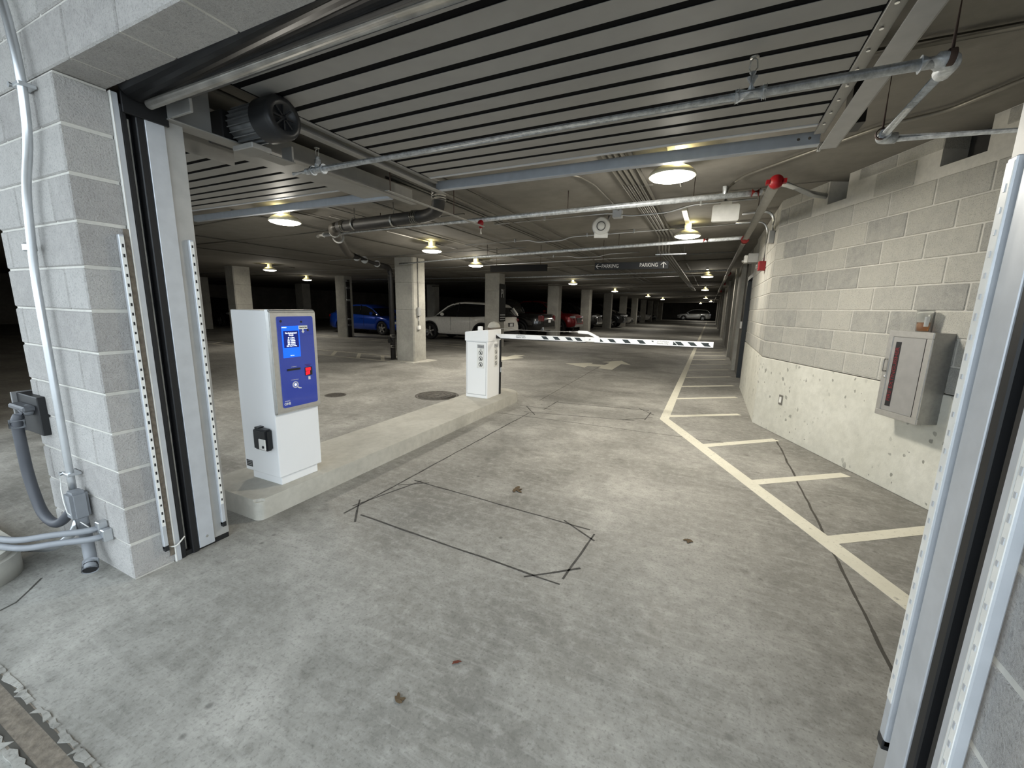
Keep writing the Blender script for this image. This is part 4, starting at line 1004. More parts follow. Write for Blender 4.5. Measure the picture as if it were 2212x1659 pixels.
# thin conduits under the ceiling
def conduit(label, pts, r=0.011, mat=CONDW, clips=()):
    t = thing('conduit', label, 'conduit', pts[0], 0, 'thin ceiling conduits')
    bm = BM(); tube(bm, fillet(pts, 0.08, 4), r, 8); part('pipe', bm, mat, t)
    for x, y in clips:
        part('clip', bbox_(x-0.012, x+0.012, y-0.022, y+0.022, zc(x)-0.06, zc(x), 0.002), CONDUIT, t)
zz = lambda x, o: zc(x)-o
conduit('thin conduit from the alarm horn to the white box, with a dip', [(-3.1, 5.80, zz(-3.1, 0.05)), (-1.35, 5.84, zz(-1.3, 0.05)), (-1.1, 5.84, zz(-1.1, 0.11)), (-0.62, 5.84, zz(-0.6, 0.11)), (-0.35, 5.84, zz(-0.3, 0.05)), (0.35, 5.84, zz(0.3, 0.05))], clips=((-2.3, 5.82), (-0.25, 5.84)), mat=CONDUIT)
conduit('thin conduit dipping under the drain joints behind the alarm horn', [(-4.6, 7.36, zz(-4.6, 0.04)), (-3.2, 7.38, zz(-3.2, 0.04)), (-3.05, 7.38, zz(-3, 0.09)), (-2.55, 7.38, zz(-2.5, 0.09)), (-2.4, 7.38, zz(-2.4, 0.04)), (0.5, 7.40, zz(0.5, 0.04))], clips=((-3.5, 7.38), (-2.1, 7.38), (-1.3, 7.38)), mat=CONDUIT)
conduit('thin conduit dipping just before the PARKING sign', [(-6.0, 9.62, zz(-6, 0.04)), (-3.2, 9.85, zz(-3.2, 0.04)), (-3.05, 9.85, zz(-3, 0.09)), (-2.5, 9.88, zz(-2.5, 0.09)), (-2.3, 9.9, zz(-2.3, 0.04)), (-1.6, 9.9, zz(-1.6, 0.04))], clips=((-3.6, 9.8),), mat=CONDUIT)
conduit('long dark conduit running into the garage left of the alarm horn', [(-2.56, 3.6, zz(-2.5, 0.04)), (-2.56, 5.4, zz(-2.5, 0.04)), (-2.6, 20, zz(-2.6, 0.04))], 0.014)
conduit('long dark conduit beside the red test valve', [(-2.98, 3.4, zz(-3, 0.04)), (-2.95, 20, zz(-3, 0.04))], 0.014)
conduit('second long dark conduit beside the red test valve', [(-3.05, 3.4, zz(-3, 0.04)), (-3.03, 20, zz(-3, 0.04))], 0.014)
conduit('long dark conduit above the black drain elbow', [(-2.78, 1.6, zz(-2.8, 0.06)), (-2.80, 4.0, zz(-2.8, 0.06)), (-2.80, 9.0, zz(-2.8, 0.06)), (-2.85, 20, zz(-2.8, 0.04))], 0.016)
conduit('short conduit bending across the ceiling left of the conduit bundle', [(-1.75, 3.9, zz(-1.7, 0.03)), (-1.32, 4.22, zz(-1.3, 0.03)), (-1.25, 4.55, zz(-1.3, 0.03)), (-1.24, 5.84, zz(-1.2, 0.03))])
conduit('conduit climbing along the ceiling by the right wall to the sprinkler pipe', [(0.02, 4.85, 2.68), (0.08, 5.05, 2.79), (0.16, 4.9, 2.805), (0.97, 4.07, 2.82), (1.28, 3.93, 2.82), (1.9, 2.9, 2.82)], 0.014, CONDW, ((0.66, 4.36),))
conduit('thick conduit across the ceiling right of the door track', [(0.55, 2.97, 2.82), (3.2, 3.0, 2.82)], 0.02)
conduit('conduit from the left ceiling lamp towards the pay station side', [(-9.5, 4.2, zz(-7, 0.03)), (-5.3, 3.9, zz(-5.3, 0.03)), (-3.2, 3.75, zz(-3.2, 0.03))], 0.012)
conduit('dark conduit crossing behind the left ceiling lamp', [(-12, 5.4, zz(-7, 0.03)), (-5.3, 5.2, zz(-5.3, 0.03)), (-3.2, 5.1, zz(-3.2, 0.03))], 0.013)
conduit('dark conduit running back from the left door to the far columns', [(-5.9, 3.6, zz(-5.9, 0.03)), (-6.05, 12.0, zz(-6.05, 0.03))], 0.014)
conduit('thin conduit feeding the lamp above the nearest column', [(-5.0, 4.4, zz(-5, 0.03)), (-5.06, 6.8, zz(-5, 0.03))], 0.011)
conduit('bright conduit in front of the nearest column top', [(-9.5, 8.3, zz(-7, 0.05)), (-3.6, 8.1, zz(-3.6, 0.05))], 0.012, CONDUIT)

for k, (yy, lb) in enumerate(((10.6, 'thin dark pipe crossing the ceiling just beyond the hanging signs'), (11.9, 'second thin dark pipe crossing the ceiling beyond the hanging signs'), (15.8, 'dark pipe crossing the ceiling above the blue sedan'),
        (16.9, 'dark pipe crossing the ceiling above the white SUV rear'), (21.5, 'dim pipe crossing the ceiling above the red pickup'), (24.2, 'dim far pipe crossing the ceiling beyond the red pickup'), (30.5, 'faint far pipe crossing the ceiling'))):
    conduit(lb, [(-20, yy, zz(-7.2, 0.06)), (-7.2, yy, zz(-7.2, 0.06)), (0.4, yy, zz(0.4, 0.06))], 0.018 if k % 2 else 0.013, CONDW if k % 3 else CONDUIT)
for k, (x, lb) in enumerate(((-3.9, 'long thin conduit along the ceiling above the blank black sign'), (-4.6, 'long thin conduit along the ceiling left of the blank black sign'), (-8.6, 'long dark conduit along the ceiling left of the nearest column'), (-10.5, 'long dark conduit along the ceiling above the blue sedan'))):
    conduit(lb, [(x, 3.8 if x > -6 else 1.6, zz(x, 0.03)), (x, 26, zz(x, 0.03))], 0.013, CONDW)
# alarm horn speaker
t = thing('alarm_horn', 'round white alarm horn speaker on the ceiling', 'speaker', (-1.55, 6.2, 2.62))
Mh = axisM((-1.52, 6.02, 2.63), (0.25, -1, -0.12))
bm = BM(); lathe(bm, [(0.0, -0.12), (0.07, -0.12), (0.09, -0.04), (0.115, 0.0), (0.118, 0.02), (0.10, 0.03), (0.06, 0.015), (0.052, 0.03), (0.0, 0.04)], Mh, 28); part('horn', bm, WHITE, t)
bm = BM(); lathe(bm, [(0.062, 0.017), (0.062, 0.032), (0.052, 0.034), (0.052, 0.028)], Mh, 28); part('ring', bm, pm('ring_grey', g3(0.06, 0.06, 0.06), 0.5), t)
bm = BM(); lathe(bm, [(0.125, -0.16), (0.125, -0.02), (0.11, -0.02), (0.11, -0.16)], Mh, 28); part('rear_shell', bm, ALU, t)
bm = BM(); box(bm, -0.09, 0.10, -0.155, -0.09, -0.06, 0.02, Mh @ Matrix.Rotation(0.0, 4, 'Z')); part('mount_base', bm, WHITE, t)
bm = BM(); tube(bm, [(-1.5, 6.2, 2.62), (-1.45, 6.2, zc(-1.45))], 0.02, 8); part('stem', bm, CONDUIT, t)
part('junction_box', bbox_(-1.32, -1.20, 5.79, 5.89, zz(-1.26, 0.12), zz(-1.26, 0.02), 0.004), ALU, t)
# white radio antenna box
t = thing('white_box', 'white rounded rectangular panel hanging under the sprinkler pipe', 'panel', (0.02, 5.3, 2.5))
Mb = planeM((0.03, 5.38, 2.555), (1, 0.06, 0), (0, 0.08, 1))
bm = BM(); prism(bm, rrect(-0.135, 0.135, -0.09, 0.09, 0.022), 0.0, 0.045, Mb); part('panel', bm, WHITE, t)
bm = BM(); prism(bm, rrect(-0.055, 0.055, 0.085, 0.125, 0.006), -0.03, 0.03, Mb); part('mount', bm, WHITE, t)
bm = BM(); tube(bm, [(0.02, 5.40, 2.66), (0.02, 5.36, zc(0))], 0.03, 10); part('stem', bm, CONDUIT, t)
# fire alarm, wall boxes and conduits over the exit door
t = thing('fire_alarm', 'red fire alarm strobe on the corridor wall corner', 'alarm', (0.62, 7.35, 2.15))
part('housing', bbox_(0.565, 0.66, 7.30, 7.43, 2.10, 2.235, 0.01, 2), RED, t)
part('strobe', bbox_(0.535, 0.57, 7.33, 7.40, 2.13, 2.19, 0.006), CLEAR, t)
bm = BM(); tube(bm, fillet([(0.63, 7.36, 2.23), (0.63, 7.36, 2.70), (0.56, 7.36, 2.80), (0.2, 7.36, zz(0.2, 0.03))], 0.12), 0.013, 8); part('conduit', bm, CONDUIT, t)
t = thing('junction_box', 'grey junction box with looped conduits near the wall corner', 'box', (0.63, 6.75, 2.5))
part('body', bbox_(0.595, 0.66, 6.66, 6.78, 2.40, 2.56, 0.005), ALUD, t)
for i in range(2):
    y = 6.69+0.06*i
    bm = BM(); tube(bm, fillet([(0.63, y, 2.56), (0.63, y, 2.74), (0.56, y+0.02, 2.82), (0.25, y+0.05, 2.815)], 0.10), 0.011, 8); part('conduit', bm, CONDUIT, t)
t = thing('emergency_light', 'grey and white emergency light unit above the exit door', 'emergency light', (0.58, 8.75, 2.42))
part('back_box', bbox_(0.50, 0.66, 8.70, 8.95, 2.36, 2.52, 0.006), ALUD, t)
part('front_lens', bbox_(0.44, 0.50, 8.72, 8.92, 2.36, 2.49, 0.01), WHITE, t)
bm = BM(); lathe(bm, [(0.0, 0.0), (0.035, 0.0), (0.035, 0.03), (0.0, 0.045)], axisM((0.44, 8.78, 2.40), (-1, -0.3, -0.2)), 14); part('lamp_head', bm, CHROME, t)
t = thing('wall_switch', 'small white box with conduit on the corridor wall beyond the exit door', 'box', (0.67, 12.0, 1.2))
part('body', bbox_(0.645, 0.69, 11.2, 11.36, 1.10, 1.26, 0.004), WHITE, t)
bm = BM(); tube(bm, [(0.665, 11.28, 1.26), (0.665, 11.28, 2.7)], 0.012, 8); part('conduit', bm, CONDUIT, t)
t = thing('wall_outlet', 'small silver outlet plate low on the pitted concrete wall', 'outlet', tuple(wp(0.53, 0.006, 0.44)))
def wpart(name, s0, s1, z0, z1, o0, o1, mat, par, bev=0.0):
    bm = BM(); wbox(bm, s0, s1, z0, z1, o0, o1)
    if bev: bmesh.ops.bevel(bm, geom=list(bm.edges), offset=bev, segments=2, affect='EDGES')
    return part(name, bm, mat, par)
wpart('frame', 0.495, 0.565, 0.38, 0.50, 0.006, 0.012, pm('outlet_frame', g3(0.22, 0.21, 0.19), 0.5, 0.4), t, 0.001)
wpart('cover', 0.512, 0.548, 0.405, 0.475, 0.012, 0.017, WHITE, t)

# ================================================================== fire extinguisher cabinet and cup
CS0, CS1, CZ0, CZ1, CD = 2.03, 2.395, 0.665, 1.36, 0.16
t = thing('extinguisher_cabinet', 'brushed steel fire extinguisher cabinet on the angled wall', 'cabinet', tuple(wp((CS0+CS1)/2, 0.0, CZ0)))
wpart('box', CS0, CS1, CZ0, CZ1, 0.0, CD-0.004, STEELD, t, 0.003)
bm = BM()
for a, b, c_, d_ in ((CS0-0.004, CS1+0.004, CZ0-0.004, CZ0+0.045), (CS0-0.004, CS1+0.004, CZ1-0.045, CZ1+0.004)): wbox(bm, a, b, c_, d_, CD-0.006, CD+0.010)
for a, b in ((CS0-0.004, CS0+0.045), (CS1-0.045, CS1+0.004)): wbox(bm, a, b, CZ0+0.045, CZ1-0.045, CD-0.006, CD+0.010)
bmesh.ops.bevel(bm, geom=list(bm.edges), offset=0.004, segments=2, affect='EDGES')
part('door_frame', bm, STEEL, t)
dr = wpart('door', CS0+0.047, CS1-0.047, CZ0+0.047, CZ1-0.047, CD-0.004, CD+0.006, pm('cabinet_door', g3(0.40, 0.395, 0.39), 0.42, 0.5), t)
bm = BM(); wbox(bm, CS1-0.0465, CS1-0.0445, CZ0+0.047, CZ1-0.047, CD, CD+0.0105); part('hinge_line', bm, INK, dr)
win = wpart('window_strip', CS0+0.075, CS0+0.122, CZ0+0.085, CZ1-0.085, CD+0.005, CD+0.0075, INK, dr)
Mt = MW @ Matrix.Translation((CS0+0.0985, (CZ0+CZ1)/2, zsign*(CD+0.0078)))
if zsign < 0: Mt = Mt @ Matrix.Rotation(PI, 4, 'Y')
part('lettering', text_bm('FIRE EXTINGUISHER', 0.046, Mt @ Matrix.Rotation(PI/2, 4, 'Z'), 0.0004, sx=1.08), REDTXT, win)
bm = BM()
pa, pb = wp(CS0+0.028, CD+0.01, 1.13), wp(CS0+0.028, CD+0.01, 1.03); q = NW*0.028
tube(bm, fillet([pa, pa+q, pb+q, pb], 0.015), 0.006, 8); part('handle', bm, CLAMP, t)
Ml = axisM(wp(CS0+0.028, CD+0.01, 0.985), NW); bm = BM(); lathe(bm, [(0.012, 0), (0.012, 0.006), (0.0, 0.008)], Ml, 14); part('lock', bm, CHROME, t)
cc_ = wp(2.20, 0.075, CZ1+0.0045)
t = thing('plastic_cup', 'clear plastic cup half full of amber drink on top of the steel cabinet', 'cup', tuple(cc_))
T = Matrix.Translation(cc_) @ Matrix.Scale(1.28, 4)
bm = BM(); lathe(bm, [(0.0, 0.0), (0.030, 0.0), (0.034, 0.06), (0.040, 0.125), (0.042, 0.126), (0.0405, 0.127), (0.0385, 0.125), (0.0325, 0.06), (0.0285, 0.003), (0.0, 0.003)], T, 24); part('cup', bm, CLEAR, t)
bm = BM(); lathe(bm, [(0.0, 0.004), (0.0282, 0.004), (0.0318, 0.055), (0.0, 0.055)], T, 24); part('drink', bm, AMBER, t)
lb_dir = (Vector((0, 0, 0))-Vector((cc_.x, cc_.y, 0))).normalized()
bm = BM()
a0 = math.atan2(lb_dir.y, lb_dir.x)+0.05
for i in range(5):
    a, b = a0+i*0.14, a0+(i+1)*0.14
    f_ = [bm.verts.new(T @ Vector((r*math.cos(w_), r*math.sin(w_), h))) for (w_, h, r) in ((a, 0.03, 0.0335), (b, 0.03, 0.0335), (b, 0.09, 0.0378), (a, 0.09, 0.0378))]
    bm.faces.new(f_)
part('paper_label', bm, WHITE, t)

# ================================================================== signs
def hang_sign(x0, x1, label, face, txt):
    t = thing('hanging_sign', label, 'sign', ((x0+x1)/2, 8.2, 2.23))
    part('board', bbox_(x0, x1, 8.2, 8.235, 2.232, 2.365, 0.003), face, t)
    for x in (x0+0.15, x1-0.15):
        bm = BM(); tube(bm, [(x, 8.217, 2.365), (x, 8.217, zc(x))], 0.005, 6); part('hanger_rod', bm, RUST, t)
    if txt:
        M = planeM((0, 8.1995, 0), (1, 0, 0), (0, 0, 1))
        part('lettering', text_bm('PARKING', 0.098, M @ Matrix.Translation((x0+0.30, 2.298, 0)), 0.0006, sx=0.80, bold=0.0), GREYT, t)
        part('lettering', text_bm('PARKING', 0.098, M @ Matrix.Translation((x1-0.345, 2.302, 0)), 0.0006, sx=0.80, bold=0.0), GREYT, t)
        def arrow(cx, cy, rot):
            bm = BM(); A = M @ Matrix.Translation((cx, cy, 0)) @ Matrix.Rotation(rot, 4, 'Z')
            prism(bm, [(-0.045, -0.007), (0.05, -0.007), (0.05, 0.007), (-0.045, 0.007)], 0, 0.0008, A)
            prism(bm, [(-0.055, 0.0), (-0.01, 0.048), (0.003, 0.048), (-0.04, 0.0)], 0, 0.0008, A); prism(bm, [(-0.055, 0.0), (-0.04, 0.0), (0.003, -0.048), (-0.01, -0.048)], 0, 0.0008, A)
            part('arrow', bm, GREYT, t)
        arrow(x0+0.075, 2.298, 0.0); arrow(x1-0.085, 2.302, -PI/2)
hang_sign(-2.15, -0.79, 'dark hanging sign reading PARKING with two arrows', SIGNB, True)
hang_sign(-4.48, -3.15, 'blank black hanging sign over the exit lane', SIGNK, False)
t = thing('level_sign', 'black P1 level sign on the side of the lit column', 'sign', (-6.99, 13.75, 1.0))
part('board', bbox_(-6.995, -6.97, 13.51, 13.99, 0.95, 2.30, 0.003), SIGNK, t)
M = planeM((-6.969, 13.75, 0), (0, 1, 0), (0, 0, 1))
part('lettering', text_bm('P1', 0.42, M @ Matrix.Translation((0, 1.95, 0)), 0.001, sx=0.72, bold=0.004), GREYT, t)
for z in (1.17, 1.08, 1.0):
    bm = BM(); prism(bm, [(-0.20, z), (0.20, z), (0.20, z+0.035), (-0.20, z+0.035)], 0, 0.001, M); part('text_line', bm, GREYT, t)

# ================================================================== conduits and boxes on the pillar
YP = Y0
t = thing('wall_conduit', 'bright metal conduit with offsets strapped to the front of the pillar', 'conduit', (-3.06, YP-0.04, 0.4))
yc = YP-0.042
bm = BM(); tube(bm, fillet([(-2.93, yc, 2.86), (-2.845, yc, 2.70), (-2.80, yc, 2.44), (-2.84, yc, 2.17), (-2.965, yc, 1.99), (-3.05, yc, 1.58), (-3.075, yc, 0.55), (-3.075, yc, 0.44)], 0.10), 0.0165, 14); part('pipe', bm, CONDUIT, t)
for x, z in ((-2.812, 2.39), (-3.075, 0.535)):
    part('strap', bbox_(x-0.055, x+0.03, YP-0.062, YP-0.004, z-0.008, z+0.008, 0.003), CONDUIT, t)
    bm = BM(); tube(bm, [(x-0.045, YP-0.07, z), (x-0.045, YP-0.004, z)], 0.012, 10); part('strap_bolt', bm, CONDUIT, t)
part('coupling', bbox_(-3.067, -3.027, yc-0.022, yc+0.022, 1.70, 1.74, 0.006), CONDUIT, t)
t = thing('conduit_fitting', 'grey conduit body low on the pillar with a larger pipe turned out below', 'conduit fitting', (-3.05, YP-0.06, 0.08))
bm = BM(); box(bm, -3.075, -2.985, YP-0.085, YP-0.01, 0.29, 0.45); bmesh.ops.bevel(bm, geom=list(bm.edges), offset=0.014, segments=2, affect='EDGES'); part('body', bm, PVC, t)
bm = BM(); tube(bm, fillet([(-3.005, YP-0.05, 0.30), (-2.985, YP-0.05, 0.16), (-2.93, YP-0.065, 0.075), (-2.89, YP-0.085, 0.045)], 0.07), 0.027, 14); part('drop_pipe', bm, PVC, t)
bm = BM(); tube(bm, [(-2.925, YP-0.068, 0.072), (-2.882, YP-0.090, 0.040)], 0.034, 14, False); part('pipe_mouth', bm, PVC, t)
bm = BM(); tube(bm, [(-2.91, YP-0.075, 0.061), (-2.884, YP-0.089, 0.0415)], 0.029, 14); part('dark_bore', bm, INK, t)
bm = BM(); tube(bm, fillet([(-3.085, YP-0.03, 0.30), (-3.085, YP-0.06, 0.20), (-3.16, YP-0.12, 0.11), (-3.5, YP-0.22, 0.06)], 0.10), 0.02, 12); part('rear_pipe', bm, CONDUIT, t)
t = thing('black_box', 'black electrical box on the left edge of the pillar', 'box', (-3.52, YP-0.03, 0.7))
bm = BM(); box(bm, -3.66, -3.37, YP-0.035, YP+0.03, 0.70, 0.925); bmesh.ops.bevel(bm, geom=list(bm.edges), offset=0.004, segments=1, affect='EDGES'); part('back_plate', bm, BLKM, t)
part('hood', bbox_(-3.62, -3.40, YP-0.085, YP-0.03, 0.845, 0.875, 0.008), pm('hood_grey', g3(0.08, 0.083, 0.09), 0.45), t)
part('side_flange', bbox_(-3.672, -3.655, YP-0.055, YP+0.03, 0.69, 0.93, 0.002), pm('flange_grey', g3(0.2, 0.2, 0.2), 0.5), t)
bm = BM(); lathe(bm, [(0.028, 0.0), (0.034, 0.02), (0.026, 0.045)], axisM((-3.47, YP-0.03, 0.845), (0, -1, 0)), 14); part('connector_nut', bm, PVC, t)
t = thing('flexible_hose', 'dark grey flexible conduit hose drooping from the black box to the fitting', 'hose', (-3.4, YP-0.09, 0.25))
bm = BM(); tube(bm, fillet([(-3.47, YP-0.07, 0.845), (-3.47, YP-0.10, 0.80), (-3.46, YP-0.10, 0.45), (-3.36, YP-0.10, 0.245), (-3.20, YP-0.09, 0.215), (-3.09, YP-0.06, 0.32), (-3.07, YP-0.05, 0.35)], 0.14, 6), 0.0245, 14); part('hose', bm, PVCD, t)
bm = BM(); tube(bm, [(-3.47, YP-0.098, 0.80), (-3.47, YP-0.10, 0.755)], 0.033, 14); part('collar', bm, PVC, t)
for i, (dx, dz, lb) in enumerate(((0.0, 0.0, 'upper grey conduit curving off the pillar foot to the left edge'), (0.045, -0.035, 'lower grey conduit curving off the pillar foot to the left edge'))):
    t = thing('floor_conduit', lb, 'conduit', (-3.0, YP-0.07, 0.2), 0, 'grey conduits leaving the pillar foot')
    bm = BM(); tube(bm, fillet([(-2.86+dx, YP-0.012, 0.262+dz), (-2.90+dx, YP-0.07, 0.255+dz), (-3.06+dx, YP-0.16, 0.235+dz), (-3.20+dx, YP-0.24, 0.205+dz), (-3.55, YP-0.33-0.03*i, 0.185+dz*0.5), (-4.3, YP-0.42-0.03*i, 0.18+dz*0.5)], 0.15), 0.0165, 12); part('pipe', bm, PVC, t)
    part('wall_clip', bbox_(-2.885+dx, -2.845+dx, YP-0.04, YP, 0.235+dz, 0.30+dz, 0.004), CONDUIT, t)
bm = BM(); tube(bm, [(-3.10, YP-0.075, 0.52), (-3.06, YP-0.09, 0.47), (-3.05, YP-0.092, 0.40), (-3.03, YP-0.092, 0.34), (-2.99, YP-0.06, 0.28), (-2.93, YP-0.05, 0.26)], 0.0028, 6)
solo('tie_wire', bm, WHITE, 'thin white tie wire twisted around the conduit fitting', 'wire', (-3.05, YP-0.08, 0.4))
# ================================================================== parked vehicles
def lerp_prof(pts, x):
    if x <= pts[0][0]: return pts[0][1]
    for (a, va), (b, vb) in zip(pts, pts[1:]):
        if x <= b:
            t_ = (x-a)/(b-a); return va+(vb-va)*t_
    return pts[-1][1]
def car(name, label, cat, loc, head, kind, body, group='parked cars', rim=None, lampw=True):
    """local +x is the nose; head = rotation about z"""
    K = {
     'sedan': dict(L=4.57, W=1.80, wb=2.70, wr=0.33, foh=0.88, deck=[(-2.285, 0.80), (-2.24, 0.98), (-1.55, 1.06), (-0.9, 1.00), (0.75, 0.95), (1.1, 0.93), (1.9, 0.80), (2.2, 0.66), (2.285, 0.55)],
                   roof=[(-1.72, 1.05), (-1.05, 1.36), (-0.45, 1.44), (0.25, 1.43), (0.65, 1.30), (1.22, 0.93)], sill=0.24, gap=0.0),
     'suv':   dict(L=4.42, W=1.84, wb=2.64, wr=0.36, foh=0.86, deck=[(-2.21, 0.75), (-2.19, 1.04), (-1.9, 1.10), (-0.5, 1.05), (0.75, 1.03), (1.0, 1.03), (1.85, 0.95), (2.12, 0.82), (2.21, 0.62)],
                   roof=[(-2.14, 1.10), (-1.85, 1.52), (-1.6, 1.60), (-0.3, 1.65), (0.15, 1.60), (0.5, 1.45), (1.08, 1.03)], sill=0.28, gap=0.0),
     'crossover': dict(L=4.95, W=1.93, wb=2.85, wr=0.37, foh=0.97, deck=[(-2.475, 0.78), (-2.45, 1.05), (-2.1, 1.12), (-0.5, 1.06), (0.9, 1.03), (1.2, 1.03), (2.05, 0.95), (2.35, 0.84), (2.475, 0.64)],
                   roof=[(-2.36, 1.12), (-2.0, 1.58), (-1.75, 1.68), (-0.4, 1.73), (0.2, 1.67), (0.6, 1.50), (1.28, 1.03)], sill=0.28, gap=0.0),
     'pickup': dict(L=5.4, W=1.96, wb=3.2, wr=0.41, foh=0.98, deck=[(-2.7, 0.85), (-2.68, 1.18), (-0.95, 1.20), (0.9, 1.20), (1.3, 1.22), (2.35, 1.16), (2.6, 1.05), (2.7, 0.72)],
                   roof=[(-0.98, 1.20), (-0.82, 1.70), (-0.6, 1.84), (0.25, 1.86), (0.65, 1.78), (1.32, 1.22)], sill=0.42, gap=0.0)}[kind]
    L, Wd, wr = K['L'], K['W'], K['wr']
    xf = L/2-K['foh']; xb = xf-K['wb']
    t = thing(name, label, cat, loc, head, group)
    RM = Matrix.Translation(Vector(loc)) @ Matrix.Rotation(head, 4, 'Z')
    def cp(nm, bm, mat, par=None, lab=None):
        bm.transform(RM); return part(nm, bm, mat, par or t, lab)
    ra = wr*1.17
    N = 64
    xs = sorted(set([-L/2+L*i/N for i in range(N+1)]+[xf-ra, xf+ra, xb-ra, xb+ra]))
    bm = BM(); rows = []
    for x in xs:
        e = min(1.0, (L/2-abs(x))/0.55)                     # plan taper at the ends
        w = Wd/2*(0.80+0.20*math.sin(e*PI/2)) if e < 1 else Wd/2
        zb = K['sill']
        zb += 0.06*(1-min(1, (L/2-abs(x))/0.3))
        for xw in (xf, xb):
            dx = abs(x-xw)
            if dx < ra: zb = max(zb, wr+math.sqrt(max(0, ra*ra-dx*dx)))
        zd = lerp_prof(K['deck'], x); zb = min(zb, zd-0.10)
        pts = [(w*0.90, zb), (w*0.985, zb+(zd-zb)*0.10), (w, zb+(zd-zb)*0.45), (w*0.985, zb+(zd-zb)*0.72), (w*0.955, zb+(zd-zb)*0.90), (w*0.88, zd-0.004), (w*0.5, zd+0.012)]
        row = [bm.verts.new((x, y, z)) for y, z in pts]+[bm.verts.new((x, -y, z)) for y, z in pts[::-1]]
        rows.append(row)
    for a, b in zip(rows, rows[1:]):
        for i in range(len(a)-1):
            f = bm.faces.new((a[i], b[i], b[i+1], a[i+1])); f.smooth = True
    bm.faces.new(rows[0][::-1]); bm.faces.new(rows[-1])
    bd = cp('body', bm, body)
    # underbody block and wheel wells
    bm = BM(); box(bm, -L/2+0.25, L/2-0.25, -Wd/2*0.80, Wd/2*0.80, K['sill']-0.04, K['deck'][2][1]-0.25); cp('underbody', bm, RUB)
    # greenhouse
    rf = K['roof']; x0, x1 = rf[0][0], rf[-1][0]
    M_ = 26; bm = BM(); rows = []; roofrows = []
    for i in range(M_+1):
        x = x0+(x1-x0)*i/M_
        zd = lerp_prof(K['deck'], x); zr = max(lerp_prof(rf, x), zd+0.001)
        hb = Wd/2*0.90; ht = Wd/2*0.90-(zr-zd)*0.30
        pts = [(hb, zd-0.02), ((hb+ht)/2+0.012, (zd+zr)/2), (ht, zr-0.035), (ht-0.06, zr), (0, zr+0.015)]
        row = [bm.verts.new((x, y, z)) for y, z in pts]+[bm.verts.new((x, -y, z)) for y, z in pts[-2::-1]]
        rows.append(row)
    for a, b in zip(rows, rows[1:]):
        for i in range(len(a)-1):
            f = bm.faces.new((a[i], b[i], b[i+1], a[i+1])); f.smooth = True
    bm.faces.new(rows[0][::-1]); bm.faces.new(rows[-1])
    cp('glasshouse', bm, GLASSK)
    # roof skin in body colour
    bm = BM(); rr = []
    top = max(v for _, v in rf)
    xr = [p_[0] for p_ in rf if p_[1] > top-0.17]; xa_, xb_ = min(xr)-0.06, max(xr)+0.06
    for i in range(17):
        x = xa_+(xb_-xa_)*i/16; zd = lerp_prof(K['deck'], x); zr = lerp_prof(rf, x); ht = Wd/2*0.90-(zr-zd)*0.30
        pts = [(ht+0.012, zr-0.075), (ht+0.008, zr-0.03), (ht-0.05, zr+0.012), (0, zr+0.026)]
        rr.append([bm.verts.new((x, y, z)) for y, z in pts]+[bm.verts.new((x, -y, z)) for y, z in pts[-2::-1]])
    for a, b in zip(rr, rr[1:]):
        for i in range(len(a)-1):
            f = bm.faces.new((a[i], b[i], b[i+1], a[i+1])); f.smooth = True
    cp('roof', bm, body)
    # pillars and beltline trim
    def side_pt(x, fz, s_):
        zd = lerp_prof(K['deck'], x); zr = max(lerp_prof(rf, x), zd+0.001); z = zd+(zr-zd)*fz
        hb = Wd/2*0.90; return Vector((x, s_*(hb-(z-zd)*0.30+0.012), z))
    for s_ in (-1, 1):
        bm = BM()
        seq = [Vector((x, 0, 0)) for x in ()]
        pts = [side_pt(x1-(x1-xb_)*i/6, 0.97, s_) for i in range(7)]; tube(bm, pts, 0.030, 8); cp('windscreen_pillar', bm, body); bm = BM()
        pts = [side_pt(x0+(xa_-x0)*i/6, 0.96, s_) for i in range(7)]; tube(bm, pts, 0.045 if kind != 'suv' else 0.06, 8)
        cp('rear_pillar', bm, body)
        xm = (xf+xb)/2-0.05
        bm = BM(); tube(bm, [side_pt(xm, 0.0, s_), side_pt(xm-0.04, 0.5, s_), side_pt(xm-0.06, 0.95, s_)], 0.022, 6); cp('middle_pillar', bm, BLKP)
        # mirror
        mx = x1-0.42; zb_ = lerp_prof(K['deck'], mx)
        bm = BM(); box(bm, mx-0.09, mx+0.08, s_*(Wd/2*0.93)-0.02+0.06*s_, s_*(Wd/2*0.93)+0.02+0.12*s_, zb_+0.02, zb_+0.15)
        bmesh.ops.bevel(bm, geom=list(bm.edges), offset=0.03, segments=2, affect='EDGES'); cp('mirror', bm, body)
        for hx in (xm+0.12, xm-0.85):
            if hx < xb-0.1 or (kind == 'pickup' and hx < xm-0.5): continue
            zb_ = lerp_prof(K['deck'], hx)
            bm = BM(); box(bm, hx-0.10, hx+0.06, s_*(Wd/2)-0.012, s_*(Wd/2)+0.012, zb_-0.20, zb_-0.172); cp('door_handle', bm, body if kind != 'pickup' else CHROME)
            bm = BM(); box(bm, hx+0.14, hx+0.148, s_*(Wd/2)-0.006, s_*(Wd/2)+0.001, K['sill']+0.16, zb_-0.03); cp('door_gap', bm, INK)
